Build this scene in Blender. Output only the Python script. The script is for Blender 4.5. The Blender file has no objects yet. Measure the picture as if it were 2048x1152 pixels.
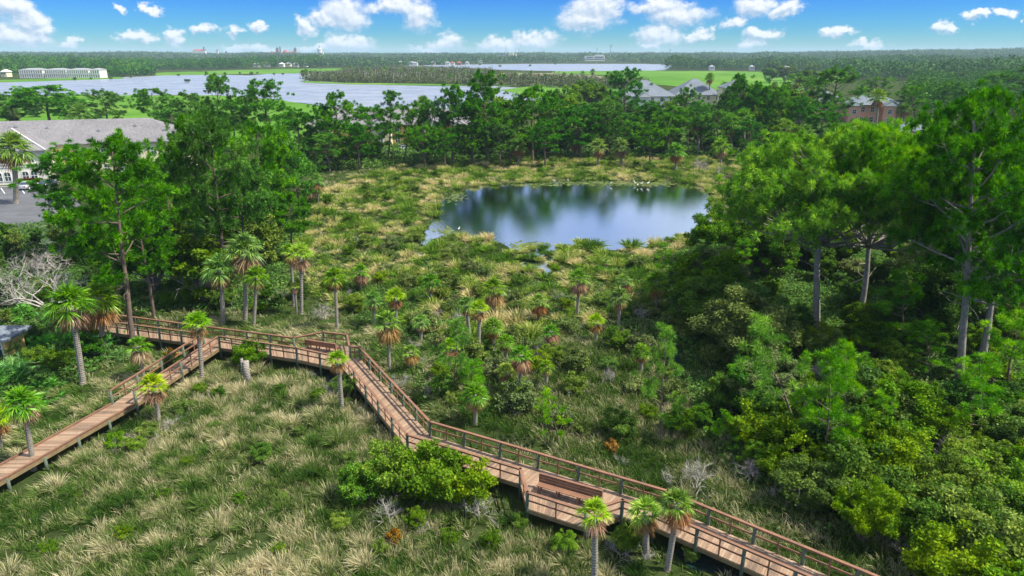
import bpy, math, random
import numpy as np
from mathutils import Vector, Matrix, Quaternion
R = math.radians
rng = np.random.default_rng(7)
random.seed(7)
sc = bpy.context.scene
COL = sc.collection
# ------------------------------------------------------------------ camera
H, F, HY = 25.0, 1365.0, 107.0
PITCH = math.atan((576 - HY) / F)
cp, sp = math.cos(PITCH), math.sin(PITCH)
cd = bpy.data.cameras.new('camera'); cam = bpy.data.objects.new('camera', cd); COL.objects.link(cam)
cam.location = (0, 0, H); cam.rotation_euler = (R(90) - PITCH, 0, 0)
cd.lens = 24.0; cd.sensor_width = 36; cd.clip_start = 0.5; cd.clip_end = 60000
sc.camera = cam

def at(x, y, z=0.0):
    a = (x - 1024) / F; b = (576 - y) / F
    d = np.array([a, cp + b * sp, -sp + b * cp])
    t = (z - H) / d[2]
    return np.array([0, 0, H]) + d * t
def Yof(y, z=0.0): return at(1024, y, z)[1]
def zat(Y, y):
    b = (576 - y) / F
    return H + Y * (-sp + b * cp) / (cp + b * sp)
def Xat(Y, z, x): return (x - 1024) / F * (Y * cp - (z - H) * sp)
def pxm(Y, z=0): return F / (Y * cp - (z - H) * sp)
def proj(X, Y, z=0.0):
    dep = Y * cp - (z - H) * sp; up = Y * sp + (z - H) * cp
    return 1024 + F * X / dep, 576 - F * up / dep
def poly(pts, z=0.0): return [tuple(at(x, y, z)[:2]) for x, y in pts]
def inpoly(P, pg):
    x, y = P[:, 0], P[:, 1]; c = np.zeros(len(P), bool); n = len(pg)
    for i in range(n):
        x1, y1 = pg[i]; x2, y2 = pg[(i + 1) % n]
        if y1 == y2: continue
        m = ((y1 > y) != (y2 > y)) & (x < (x2 - x1) * (y - y1) / (y2 - y1) + x1)
        c ^= m
    return c
def segdist(P, pl):
    d = np.full(len(P), 1e9)
    for a, b in zip(pl[:-1], pl[1:]):
        a = np.array(a[:2]); b = np.array(b[:2]); ab = b - a
        t = np.clip(((P - a) @ ab) / (ab @ ab), 0, 1)
        d = np.minimum(d, np.linalg.norm(P - a - t[:, None] * ab, axis=1))
    return d
def sst(x): x = np.clip(x, 0, 1); return x * x * (3 - 2 * x)
def hill(X, Y):
    az = X / np.maximum(Y, 1)
    r = sst((Y - 1750) / 1300)
    g = 9 + 19 * sst((az - 0.15) / 0.6) + 5 * sst((-az - .25) / .4)
    return r * g * (1 + .12 * np.sin(X / 310.) + .08 * np.sin(X / 131. + 2))

# ------------------------------------------------------------------ mesh builder
class MB:
    def __init__(s): s.V = []; s.F = []; s.n = 0; s.a = []; s.b = []
    def add(s, V, Fs, a=None, m=0, b=None):
        V = np.asarray(V, float).reshape(-1, 3)
        for f in (Fs if isinstance(Fs, list) and len(Fs) and isinstance(Fs[0], np.ndarray) else [np.asarray(Fs)]):
            s.F.append((np.asarray(f, np.int64) + s.n, m))
        s.b.append(np.zeros(len(V)) if b is None else np.asarray(b, float).ravel())
        s.V.append(V); s.a.append(np.full(len(V), .5) if a is None else np.broadcast_to(a, (len(V),)).astype(float)); s.n += len(V)
    def join(s, o, M=None):
        for f, m in o.F: s.F.append((f + s.n, m))
        V = np.concatenate(o.V)
        if M is not None:
            M = np.array(M); V = V @ M[:3, :3].T + M[:3, 3]
        s.V.append(V); s.a.append(np.concatenate(o.a)); s.n += len(V)
    def mesh(s, name, mats, smooth=False):
        me = bpy.data.meshes.new(name)
        if s.n:
            V = np.concatenate(s.V)
            me.vertices.add(len(V)); me.vertices.foreach_set('co', V.ravel())
            loops = np.concatenate([f.ravel() for f, _ in s.F])
            tot = np.concatenate([np.full(len(f), f.shape[1]) for f, _ in s.F])
            mi = np.concatenate([np.full(len(f), m) for f, m in s.F])
            st = np.concatenate([[0], np.cumsum(tot)[:-1]])
            me.loops.add(len(loops)); me.loops.foreach_set('vertex_index', loops.astype(np.int32))
            me.polygons.add(len(tot)); me.polygons.foreach_set('loop_start', st.astype(np.int32))
            me.polygons.foreach_set('material_index', mi.astype(np.int32))
            me.update(calc_edges=True)
            me.polygons.foreach_set('use_smooth', np.full(len(tot), bool(smooth)))
            at_ = me.attributes.new('tip', 'FLOAT', 'POINT'); at_.data.foreach_set('value', np.concatenate(s.a))
            bb = np.concatenate(s.b)
            if bb.any(): me.attributes.new('clump', 'FLOAT', 'POINT').data.foreach_set('value', bb)
        for m in (mats if isinstance(mats, (list, tuple)) else [mats]): me.materials.append(m)
        return me
    def box(s, c, size, rz=0.0, m=0, a=None):
        x, y, z = [v / 2 for v in size]
        V = np.array([(i, j, k) for i in (-x, x) for j in (-y, y) for k in (-z, z)], float)
        ca, sa = math.cos(rz), math.sin(rz)
        V = np.stack([V[:, 0] * ca - V[:, 1] * sa, V[:, 0] * sa + V[:, 1] * ca, V[:, 2]], 1) + np.array(c)
        s.add(V, [np.array([[0, 1, 3, 2], [4, 6, 7, 5], [0, 4, 5, 1], [2, 3, 7, 6], [0, 2, 6, 4], [1, 5, 7, 3]])], a, m)
        return s
    def bar(s, p, q, w, h, m=0, ext=0.0):
        """box beam from p to q (top centre line), width w, height h hanging down"""
        p = np.array(p, float); q = np.array(q, float); d = q - p; L = np.linalg.norm(d); d /= L
        p = p - d * ext; q = q + d * ext
        n = np.array([-d[1], d[0], 0]); n /= np.linalg.norm(n); n *= w / 2; u = np.array([0, 0, h])
        V = [p - n, p + n, p + n - u, p - n - u, q - n, q + n, q + n - u, q - n - u]
        s.add(V, [np.array([[0, 1, 5, 4], [1, 2, 6, 5], [2, 3, 7, 6], [3, 0, 4, 7], [0, 3, 2, 1], [4, 5, 6, 7]])], None, m); return s
    def tube(s, pts, rad, sides=6, m=0, cap=True, a=None):
        pts = np.array(pts, float); n = len(pts); rad = np.broadcast_to(rad, (n,))
        T = np.gradient(pts, axis=0); T /= np.linalg.norm(T, axis=1)[:, None] + 1e-9
        ref = np.array([0.13, 0.97, 0.2]) if abs(T[0, 2]) > .7 else np.array([0, 0, 1.])
        A = np.cross(T, ref); A /= np.linalg.norm(A, axis=1)[:, None] + 1e-9; B = np.cross(T, A)
        an = np.arange(sides) * 2 * math.pi / sides
        V = pts[:, None] + rad[:, None, None] * (np.cos(an)[None, :, None] * A[:, None] + np.sin(an)[None, :, None] * B[:, None])
        i = np.arange(n - 1)[:, None] * sides; j = np.arange(sides)[None]; j2 = (j + 1) % sides
        Fq = np.stack([i + j, i + j2, i + sides + j2, i + sides + j], -1).reshape(-1, 4)
        fs = [Fq]
        if cap: fs += [np.arange(sides)[None, ::-1] + 0, np.arange(sides)[None] + (n - 1) * sides]
        s.add(V.reshape(-1, 3), fs, a, m); return s
    def prism(s, pg, z0, z1, m=0, top=None):
        n = len(pg); V = [(x, y, z0) for x, y in pg] + [(x, y, z1) for x, y in pg]
        s.add(V, [np.array([[i, (i + 1) % n, (i + 1) % n + n, i + n] for i in range(n)]), np.arange(n)[None, ::-1], np.arange(n)[None] + n], None, m)
        return s

def rdir(n, up=0.0):
    d = rng.normal(size=(n, 3)); d[:, 2] += up; return d / np.linalg.norm(d, axis=1)[:, None]
def nrm(v): return v / (np.linalg.norm(v, axis=1)[:, None] + 1e-9)
def leaves(mb, P, size, flat=0.5, elong=1.7, m=0, b=None):
    """diamond leaves at P; flat: how far their normals lean to the sky"""
    n = len(P); N = rdir(n); N[:, 2] = np.abs(N[:, 2]); N = nrm(N + np.array([0, 0, flat]))
    T = nrm(np.cross(N, rdir(n))); B = np.cross(N, T)
    s = size * rng.uniform(.6, 1.35, n)[:, None]
    V = np.stack([P - T * s * elong / 2, P + B * s / 2, P + T * s * elong / 2, P - B * s / 2], 1)
    mb.add(V.reshape(-1, 3), [np.arange(n * 4).reshape(n, 4)], None, m, None if b is None else np.repeat(b, 4))
def blades(mb, P, D, L, W, droop=0.3, segs=3, m=0, a0=0.0, a1=1.0, wind=(0, 0, 0), b=None):
    n = len(P); L = np.broadcast_to(L, (n,)); W = np.broadcast_to(W, (n,))
    S = nrm(np.cross(D, rdir(n)))
    t = np.linspace(0, 1, segs + 1); ws = 1 - .75 * t
    C = P[:, None] + D[:, None] * (L[:, None] * t)[..., None] + (np.array([0, 0, -1.])[None, None] * (droop * L[:, None] * t ** 2)[..., None]) \
        + np.array(wind)[None, None] * (L[:, None] * t ** 1.7)[..., None]
    k = segs * 2 + 1; V = np.empty((n, k, 3)); A = np.empty((n, k))
    for i in range(segs):
        o = S * (W * ws[i] / 2)[:, None]
        V[:, 2 * i] = C[:, i] - o; V[:, 2 * i + 1] = C[:, i] + o; A[:, 2 * i] = A[:, 2 * i + 1] = a0 + (a1 - a0) * t[i]
    V[:, -1] = C[:, -1]; A[:, -1] = a1
    q0 = np.arange(n)[:, None] * k; fs = []
    for i in range(segs - 1): fs.append(q0 + np.array([[2 * i, 2 * i + 1, 2 * i + 3, 2 * i + 2]]))
    fs.append(q0 + np.array([[2 * segs - 2, 2 * segs - 1, 2 * segs]]))
    mb.add(V.reshape(-1, 3), fs, A.ravel(), m, None if b is None else np.repeat(b, k))

# ------------------------------------------------------------------ materials
def newmat(name):
    m = bpy.data.materials.new(name); m.use_nodes = True; nt = m.node_tree; nt.nodes.clear()
    o = nt.nodes.new('ShaderNodeOutputMaterial'); return m, nt, o
def nd(nt, t, **kw):
    n = nt.nodes.new(t)
    for k, v in kw.items():
        if k in ('i',):
            for kk, vv in v.items(): n.inputs[kk].default_value = vv
        else: setattr(n, k, v)
    return n
def c4(c): return (c[0], c[1], c[2], 1)
def ramp(nt, fac, stops):
    r = nt.nodes.new('ShaderNodeValToRGB'); e = r.color_ramp.elements
    while len(e) < len(stops): e.new(.5)
    for i, (p, c) in enumerate(stops): e[i].position = p; e[i].color = c4(c)
    nt.links.new(fac, r.inputs[0]); return r.outputs[0]
def noise(nt, scale, detail=3, rough=.5, vec=None):
    n = nd(nt, 'ShaderNodeTexNoise', i={'Scale': scale, 'Detail': detail, 'Roughness': rough})
    if vec is not None: nt.links.new(vec, n.inputs['Vector'])
    return n.outputs['Fac']
def mixc(nt, f, a, b, mode='MIX'):
    n = nd(nt, 'ShaderNodeMix', data_type='RGBA', blend_type=mode)
    for s, v in ((n.inputs[0], f), (n.inputs[6], a), (n.inputs[7], b)):
        if hasattr(v, 'links') or isinstance(v, bpy.types.NodeSocket): nt.links.new(v, s)
        elif isinstance(v, (int, float)): s.default_value = v
        else: s.default_value = c4(v)
    return n.outputs[2]
def mth(nt, op, a, b=None, c=None, clamp=False):
    n = nd(nt, 'ShaderNodeMath', operation=op, use_clamp=clamp)
    for i, v in enumerate((a, b, c)):
        if v is None: continue
        if isinstance(v, (int, float)): n.inputs[i].default_value = v
        else: nt.links.new(v, n.inputs[i])
    return n.outputs[0]
def leafmat(name, lo, mid, hi, trans=.35, gloss=.04, pscale=.35, hue=None, objvar=.35, grough=.45, hv=.036):
    m, nt, o = newmat(name); L = nt.links.new
    geo = nd(nt, 'ShaderNodeNewGeometry'); oi = nd(nt, 'ShaderNodeObjectInfo')
    n1 = noise(nt, pscale, 2, .6, geo.outputs['Position'])
    v = mth(nt, 'MULTIPLY_ADD', geo.outputs['Random Per Island'], .5, mth(nt, 'MULTIPLY_ADD', n1, 1.3, -.42))
    v = mth(nt, 'ADD', v, mth(nt, 'MULTIPLY_ADD', oi.outputs['Random'], objvar, -objvar / 2))
    cl = nd(nt, 'ShaderNodeAttribute', attribute_name='clump'); v = mth(nt, 'ADD', v, cl.outputs['Fac'], clamp=True)
    c = ramp(nt, v, [(.0, lo), (.5, mid), (1., hi)])
    hh = nd(nt, 'ShaderNodeHueSaturation'); L(c, hh.inputs['Color']); L(mth(nt, 'MULTIPLY_ADD', mth(nt, 'FRACT', mth(nt, 'MULTIPLY', oi.outputs['Random'], 7.31)), hv, .496 - hv * .6), hh.inputs['Hue']); L(mth(nt, 'MULTIPLY_ADD', mth(nt, 'FRACT', mth(nt, 'MULTIPLY', oi.outputs['Random'], 3.17)), .35, .92), hh.inputs['Saturation']); c = hh.outputs[0]
    d = nd(nt, 'ShaderNodeBsdfDiffuse'); t = nd(nt, 'ShaderNodeBsdfTranslucent'); g = nd(nt, 'ShaderNodeBsdfGlossy', i={'Roughness': grough})
    L(c, d.inputs[0]); tc = mixc(nt, 1.0, c, (1.25, 1.15, .5), 'MULTIPLY'); L(tc, t.inputs[0]); g.inputs[0].default_value = (.6, .8, .45, 1)
    a = nd(nt, 'ShaderNodeMixShader', i={0: trans}); L(d.outputs[0], a.inputs[1]); L(t.outputs[0], a.inputs[2])
    b = nd(nt, 'ShaderNodeMixShader', i={0: gloss}); L(a.outputs[0], b.inputs[1]); L(g.outputs[0], b.inputs[2]); L(b.outputs[0], o.inputs[0])
    return m
def pmat(name, col, rough=.7, nscale=None, var=.25, metal=0, spec=.5, bump=0, bscale=30, col2=None):
    m, nt, o = newmat(name); L = nt.links.new
    p = nd(nt, 'ShaderNodeBsdfPrincipled'); p.inputs['Roughness'].default_value = rough; p.inputs['Metallic'].default_value = metal
    p.inputs['Specular IOR Level'].default_value = spec
    if nscale:
        geo = nd(nt, 'ShaderNodeNewGeometry'); n1 = noise(nt, nscale, 5, .65, geo.outputs['Position'])
        c2 = col2 or tuple(v * (1 - var) for v in col)
        L(ramp(nt, n1, [(.3, c2), (.7, col)]), p.inputs['Base Color'])
        if bump:
            b = nd(nt, 'ShaderNodeBump', i={'Strength': bump, 'Distance': .05}); L(noise(nt, bscale, 4, .6, geo.outputs['Position']), b.inputs['Height']); L(b.outputs[0], p.inputs['Normal'])
    else: p.inputs['Base Color'].default_value = c4(col)
    L(p.outputs[0], o.inputs[0]); return m

M = {}
M['pine'] = leafmat('pine_needles', (.018, .090, .010), (.062, .235, .016), (.210, .480, .035), .35, .02, .30, hv=.012, objvar=.16)
M['pine_dark'] = leafmat('pine_needles_dark', (.015, .090, .008), (.045, .210, .012), (.120, .400, .022), .3, .02, .25, hv=.012, objvar=.16)
M['pine_bright'] = leafmat('pine_needles_bright', (.034, .150, .010), (.115, .350, .018), (.330, .600, .035), .4, .02, .5, hv=.012, objvar=.16)
M['oak'] = leafmat('oak_leaves', (.020, .072, .010), (.060, .160, .018), (.170, .310, .045), .35, .02, .4, grough=.6)
M['shrub'] = leafmat('shrub_leaves', (.036, .095, .012), (.110, .235, .024), (.290, .430, .065), .35, .02, .5, grough=.6)
M['greyshrub'] = leafmat('grey_green_leaves', (.060, .095, .035), (.140, .210, .060), (.250, .320, .110), .3, .02, .5, grough=.6)
M['palm'] = leafmat('palm_fronds', (.050, .150, .020), (.130, .310, .035), (.330, .520, .060), .35, .06, .8, objvar=.3)
M['palm_young'] = leafmat('palm_fronds_bright', (.130, .300, .020), (.290, .520, .030), (.520, .660, .060), .35, .05, .8, objvar=.2)
M['palm_dead'] = leafmat('dead_fronds', (.18, .105, .055), (.38, .23, .12), (.56, .43, .27), .2, .01, .9, objvar=.3)
M['palmetto'] = leafmat('palmetto_fronds', (.030, .120, .030), (.075, .240, .055), (.180, .400, .095), .3, .06, .8)
M['hedge_red'] = leafmat('reddish_hedge_leaves', (.04, .02, .015), (.10, .045, .03), (.16, .09, .04), .2, .01, .9)
M['rust'] = leafmat('rusty_leaves', (.14, .065, .025), (.26, .13, .05), (.36, .22, .09), .3, .02, .9)

def grassmat(name, g1, g2, tan, tan2, bias=.5, scale=.12):
    m, nt, o = newmat(name); L = nt.links.new
    geo = nd(nt, 'ShaderNodeNewGeometry'); tip = nd(nt, 'ShaderNodeAttribute', attribute_name='tip')
    n1 = noise(nt, scale, 4, .62, geo.outputs['Position']); n2 = noise(nt, scale * 4.3, 2, .5, geo.outputs['Position'])
    cl = nd(nt, 'ShaderNodeAttribute', attribute_name='clump')
    f = mth(nt, 'MULTIPLY_ADD', n1, 3.4, -1.7 + bias)
    f = mth(nt, 'ADD', f, mth(nt, 'MULTIPLY_ADD', n2, .9, -.45)); f = mth(nt, 'ADD', f, mth(nt, 'MULTIPLY_ADD', geo.outputs['Random Per Island'], .5, -.25))
    f = mth(nt, 'ADD', f, cl.outputs['Fac'])
    f = mth(nt, 'ADD', f, mth(nt, 'MULTIPLY_ADD', tip.outputs['Fac'], .5, -.2), clamp=True)
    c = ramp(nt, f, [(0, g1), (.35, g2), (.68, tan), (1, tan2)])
    br = mth(nt, 'MULTIPLY_ADD', geo.outputs['Random Per Island'], .6, .7)
    hs = nd(nt, 'ShaderNodeHueSaturation'); L(br, hs.inputs['Value']); L(c, hs.inputs['Color'])
    d = nd(nt, 'ShaderNodeBsdfDiffuse'); t = nd(nt, 'ShaderNodeBsdfTranslucent'); L(hs.outputs[0], d.inputs[0]); L(hs.outputs[0], t.inputs[0])
    a = nd(nt, 'ShaderNodeMixShader', i={0: .35}); L(d.outputs[0], a.inputs[1]); L(t.outputs[0], a.inputs[2]); L(a.outputs[0], o.inputs[0])
    return m
M['grass'] = grassmat('marsh_grass_blades', (.045, .110, .016), (.125, .225, .036), (.300, .310, .130), (.64, .57, .35), .38, .13)
M['grass_dark'] = grassmat('dark_marsh_grass_blades', (.045, .105, .014), (.105, .200, .030), (.260, .280, .110), (.50, .46, .28), .34, .2)  # darker grass colour for the clearing and the floor between shrubs
M['cord'] = grassmat('cordgrass_blades', (.080, .180, .016), (.215, .360, .034), (.400, .430, .110), (.66, .56, .28), .36, .10)
M['bark'] = pmat('pine_bark', (.19, .135, .105), .9, 3.5, .55, bump=.5, bscale=9)
M['greybark'] = pmat('grey_bark', (.33, .30, .27), .9, 3, .5, bump=.4, bscale=12)
M['limb'] = pmat('grey_limbs', (.24, .20, .17), .9, 3, .5)
M['twig'] = pmat('bare_twigs', (.42, .39, .36), .9, 2.0, .4)
def palmtrunk():
    m, nt, o = newmat('palm_trunk_bark'); L = nt.links.new
    tc = nd(nt, 'ShaderNodeTexCoord'); w = nd(nt, 'ShaderNodeTexWave', bands_direction='Z', i={'Scale': 2.2, 'Distortion': 4, 'Detail': 2, 'Detail Scale': 2})
    L(tc.outputs['Object'], w.inputs[0]); n1 = noise(nt, 3, 4, .6, tc.outputs['Object'])
    f = mth(nt, 'ADD', mth(nt, 'MULTIPLY', w.outputs['Fac'], .5), mth(nt, 'MULTIPLY', n1, .6))
    p = nd(nt, 'ShaderNodeBsdfPrincipled', i={'Roughness': .9}); L(ramp(nt, f, [(.2, (.10, .085, .065)), (.5, (.23, .205, .17)), (.85, (.40, .37, .32))]), p.inputs['Base Color']); L(p.outputs[0], o.inputs[0]); return m
M['palmbark'] = palmtrunk()
M['board'] = pmat('brown_deck_boards', (.36, .165, .098), .6, 1.6, .22, spec=.3)
def boardmat():
    m, nt, o = newmat('brown_composite_planks'); L = nt.links.new
    geo = nd(nt, 'ShaderNodeNewGeometry'); n1 = noise(nt, .7, 6, .75, geo.outputs['Position']); n2 = noise(nt, 9, 4, .7, geo.outputs['Position'])
    f = mth(nt, 'ADD', mth(nt, 'MULTIPLY', geo.outputs['Random Per Island'], .30), mth(nt, 'ADD', mth(nt, 'MULTIPLY', n1, .5), mth(nt, 'MULTIPLY', n2, .25)))
    p = nd(nt, 'ShaderNodeBsdfPrincipled', i={'Roughness': .65}); L(ramp(nt, f, [(.30, (.12, .085, .062)), (.48, (.25, .162, .105)), (.62, (.33, .215, .138)), (.82, (.43, .34, .26))]), p.inputs['Base Color'])
    L(p.outputs[0], o.inputs[0]); return m
M['plank'] = boardmat()
M['rail'] = pmat('brown_rail_paint', (.29, .145, .085), .6, 1.1, .5, spec=.3, col2=(.15, .085, .06))
M['pile'] = pmat('green_treated_timber', (.115, .150, .105), .85, 4, .45)
M['joist'] = pmat('yellowish_joist', (.26, .185, .09), .8, 2, .45)

def groundmat():
    m, nt, o = newmat('ground_soil'); L = nt.links.new
    geo = nd(nt, 'ShaderNodeNewGeometry'); n1 = noise(nt, .05, 6, .65, geo.outputs['Position']); n2 = noise(nt, 1.3, 5, .6, geo.outputs['Position'])
    f = mth(nt, 'ADD', mth(nt, 'MULTIPLY', n1, .6), mth(nt, 'MULTIPLY', n2, .4))
    c = ramp(nt, f, [(.3, (.022, .030, .012)), (.5, (.040, .060, .018)), (.7, (.075, .080, .030))])
    d = nd(nt, 'ShaderNodeBsdfDiffuse'); L(c, d.inputs[0]); L(d.outputs[0], o.inputs[0]); return m
M['ground'] = groundmat()
def meadowmat(name, stops, sc1=.02):
    m, nt, o = newmat(name); L = nt.links.new
    geo = nd(nt, 'ShaderNodeNewGeometry'); mp = nd(nt, 'ShaderNodeMapping'); mp.inputs['Scale'].default_value = (.5, 1, 1); L(geo.outputs['Position'], mp.inputs[0])
    n1 = noise(nt, sc1, 6, .7, mp.outputs[0]); n2 = noise(nt, 1.0, 4, .6, mp.outputs[0])
    f = mth(nt, 'ADD', mth(nt, 'MULTIPLY', n1, .65), mth(nt, 'MULTIPLY', n2, .35)); c = ramp(nt, f, stops)
    d = nd(nt, 'ShaderNodeBsdfDiffuse'); L(c, d.inputs[0]); L(d.outputs[0], o.inputs[0]); return m
M['meadow'] = meadowmat('salt_meadow', [(.3, (.040, .11, .018)), (.5, (.085, .205, .024)), (.68, (.20, .28, .07))])
M['mud'] = meadowmat('mud_flat', [(.3, (.10, .12, .06)), (.5, (.20, .19, .12)), (.7, (.30, .27, .20))], .03)

def watermat(name, deep, rough, bscale, bstr, refl, stretch=(1, 1, 1), film=None, add=.0, dist=.1):
    m, nt, o = newmat(name); L = nt.links.new
    geo = nd(nt, 'ShaderNodeNewGeometry'); mp = nd(nt, 'ShaderNodeMapping'); mp.inputs['Scale'].default_value = stretch; L(geo.outputs['Position'], mp.inputs[0])
    b = nd(nt, 'ShaderNodeBump', i={'Strength': bstr, 'Distance': dist}); L(noise(nt, bscale, 4, .6, mp.outputs[0]), b.inputs['Height'])
    g = nd(nt, 'ShaderNodeBsdfGlossy', i={'Roughness': rough}); g.inputs[0].default_value = (.9, .95, 1, 1); L(b.outputs[0], g.inputs['Normal'])
    d = nd(nt, 'ShaderNodeBsdfDiffuse'); fr = nd(nt, 'ShaderNodeFresnel', i={'IOR': 1.34}); L(b.outputs[0], fr.inputs['Normal'])
    if film:
        n2 = noise(nt, .05, 4, .6, geo.outputs['Position']); L(mixc(nt, ramp(nt, n2, [(.42, (0, 0, 0)), (.6, (1, 1, 1))]), deep, film), d.inputs[0])
    else: d.inputs[0].default_value = c4(deep)
    f = mth(nt, 'MULTIPLY_ADD', fr.outputs[0], refl, add, clamp=True)
    x = nd(nt, 'ShaderNodeMixShader'); L(f, x.inputs[0]); L(d.outputs[0], x.inputs[1]); L(g.outputs[0], x.inputs[2]); L(x.outputs[0], o.inputs[0]); return m
M['pond'] = watermat('pond_water', (.012, .034, .038), .05, 2.2, .22, 2.4, (1.6, 1, 1), add=.26, dist=.06)
M['river'] = watermat('river_water', (.20, .22, .25), .25, .12, .5, .55, (1, .6, 1), film=(.28, .295, .32), dist=.4)
M['asphalt'] = pmat('asphalt', (.13, .135, .15), .85, .35, .45)
M['white'] = pmat('white_paint', (.78, .78, .76), .6)
M['curb'] = pmat('concrete_kerb', (.5, .48, .44), .85, 1, .2)
M['cream'] = pmat('cream_stucco', (.78, .70, .46), .9, .5, .1)
M['whitewall'] = pmat('offwhite_stucco', (.80, .77, .68), .9, .5, .08)
M['yellow'] = pmat('yellow_stucco', (.74, .50, .16), .9, .5, .12)
M['salmon'] = pmat('salmon_stucco', (.74, .38, .26), .9, .5, .12)
M['trim'] = pmat('white_trim', (.80, .79, .75), .7)
M['glass'] = pmat('window_glass', (.03, .06, .09), .12, spec=.9)
M['black'] = pmat('black_rubber', (.02, .02, .02), .6)
def shingle(name, a, b):
    m, nt, o = newmat(name); L = nt.links.new
    geo = nd(nt, 'ShaderNodeNewGeometry'); n1 = noise(nt, 3.2, 3, .8, geo.outputs['Position']); n0 = noise(nt, .25, 3, .6, geo.outputs['Position'])
    f = mth(nt, 'ADD', mth(nt, 'MULTIPLY', n1, .75), mth(nt, 'MULTIPLY', n0, .3))
    d = nd(nt, 'ShaderNodeBsdfDiffuse'); L(ramp(nt, f, [(.38, a), (.68, b)]), d.inputs[0]); L(d.outputs[0], o.inputs[0]); return m
M['shingle'] = shingle('grey_shingles', (.13, .125, .135), (.27, .26, .275))
M['shingle2'] = shingle('blue_grey_shingles', (.12, .14, .17), (.22, .25, .29))
M['redroof'] = pmat('red_roof', (.45, .10, .07), .8, .2, .2)
M['brick'] = pmat('pale_red_brick', (.42, .17, .13), .9, .2, .25)
M['grey'] = pmat('grey_metal', (.30, .31, .32), .5)
M['steel'] = pmat('pale_steel', (.50, .52, .55), .6)
M['wood'] = pmat('weathered_wood', (.20, .17, .14), .9)
M['silver'] = pmat('silver_car_paint', (.55, .56, .58), .3, metal=.4)
M['darkpaint'] = pmat('dark_car_paint', (.025, .030, .045), .2, spec=.8)
M['whitepaint'] = pmat('white_car_paint', (.80, .81, .82), .25)
M['red'] = pmat('red_lens', (.45, .02, .02), .3)
M['feather'] = pmat('white_feathers', (.85, .85, .85), .8)
M['beak'] = pmat('yellow_beak', (.7, .45, .05), .6)

# ------------------------------------------------------------------ object helpers
def obj(name, me, parent=None, **props):
    o = bpy.data.objects.new(name, me); COL.objects.link(o)
    if parent is not None: o.parent = parent
    for k, v in props.items(): o[k] = v
    return o
def struct(name, me, **kw): return obj(name, me, kind='structure', **kw)
def thing(name, label, cat, loc=(0, 0, 0), rz=0, group=None):
    o = obj(name, None); o.location = loc; o.rotation_euler = (0, 0, rz); o['label'] = label; o['category'] = cat
    if group: o['group'] = group
    o.empty_display_size = .5
    return o
QUEUE = []      # things whose labels are finished at the end, counted from the left within their place
ORD = ('first second third fourth fifth sixth seventh eighth ninth tenth eleventh twelfth thirteenth fourteenth fifteenth sixteenth seventeenth eighteenth '
       'nineteenth twentieth').split()
def queue(o, look, place, x): QUEUE.append((o, look, place, x))

# ------------------------------------------------------------------ ground
def ground():
    mb = MB(); na, nr = 144, 110
    an = np.linspace(0, 2 * math.pi, na + 1)[:-1]; r = np.concatenate([[2.], np.geomspace(12, 11500, nr - 1)])
    X = r[:, None] * np.cos(an); Y = r[:, None] * np.sin(an); Z = hill(X, Y)
    i = np.arange(nr - 1)[:, None] * na; j = np.arange(na)[None]; j2 = (j + 1) % na
    mb.add(np.stack([X, Y, Z], -1).reshape(-1, 3), [np.stack([i + j, i + na + j, i + na + j2, i + j2], -1).reshape(-1, 4), np.arange(na)[None]])
    struct('ground', mb.mesh('ground', M['ground'], True))
ground()
def sheet(name, pts, z0, z1, mat, px=True):
    pg = poly(pts, z1) if px else pts
    a = sum(pg[i][0] * pg[(i + 1) % len(pg)][1] - pg[(i + 1) % len(pg)][0] * pg[i][1] for i in range(len(pg)))
    if a < 0: pg = pg[::-1]
    return struct(name, MB().prism(pg, z0, z1).mesh(name, mat)), pg
def wavy(pts, amp, seed, step=6):
    r = np.random.default_rng(seed); out = []
    for a, b in zip(pts, pts[1:] + pts[:1]):
        a = np.array(a, float); b = np.array(b, float); n = max(1, int(np.linalg.norm(b - a) / step))
        for k in range(n):
            p = a + (b - a) * k / n; q = r.normal(size=2) * amp if k else 0
            out.append(tuple(p + np.array([1, .45]) * q))
    return out
RIV1 = [(-400, 166), (0, 164), (150, 160), (280, 153), (380, 150), (500, 151), (545, 146), (640, 146), (690, 143), (730, 145), (640, 151), (600, 157), (630, 163), (760, 168), (900, 170), (1060, 176), (1130, 186), (1120, 198), (960, 205), (900, 230), (700, 222), (560, 199), (430, 190), (180, 190), (-400, 196)]
RIV2 = [(700, 141), (820, 131), (960, 129), (1100, 126.5), (1250, 125.5), (1350, 130), (1330, 140), (1240, 143), (1120, 142.5), (900, 138), (800, 141)]
_, riv1 = sheet('river', wavy(RIV1, 2.0, 1, 22), -.3, .10, M['river'])
_, riv2 = sheet('river', wavy(RIV2, .8, 2, 22), -.3, .10, M['river'])
sheet('salt_meadow', wavy([(311, 151), (312, 146), (420, 142), (560, 138), (720, 136), (700, 140), (640, 143), (590, 147), (470, 148), (400, 150)], .7, 3, 18), 0, .25, M['meadow'])
sheet('salt_meadow', wavy([(-200, 165), (0, 160), (140, 156), (240, 154), (250, 157), (60, 163), (-200, 170)], .5, 4, 18), 0, .25, M['meadow'])
sheet('salt_meadow', wavy([(600, 161.5), (700, 166), (880, 168), (1000, 172), (1130, 170), (900, 172), (690, 168), (610, 165)], .5, 5, 16), 0, .3, M['meadow'])
sheet('salt_meadow', wavy([(1100, 146), (1110, 142.5), (1290, 141), (1480, 143), (1640, 145), (1700, 156), (1560, 190), (1300, 168), (1200, 150)], .7, 6, 22), 0, .25, M['meadow'])
sheet('salt_meadow', wavy([(1120, 165), (1260, 170), (1290, 190), (1080, 196), (1000, 180)], .7, 6, 22), 0, .22, M['meadow'])
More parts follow.
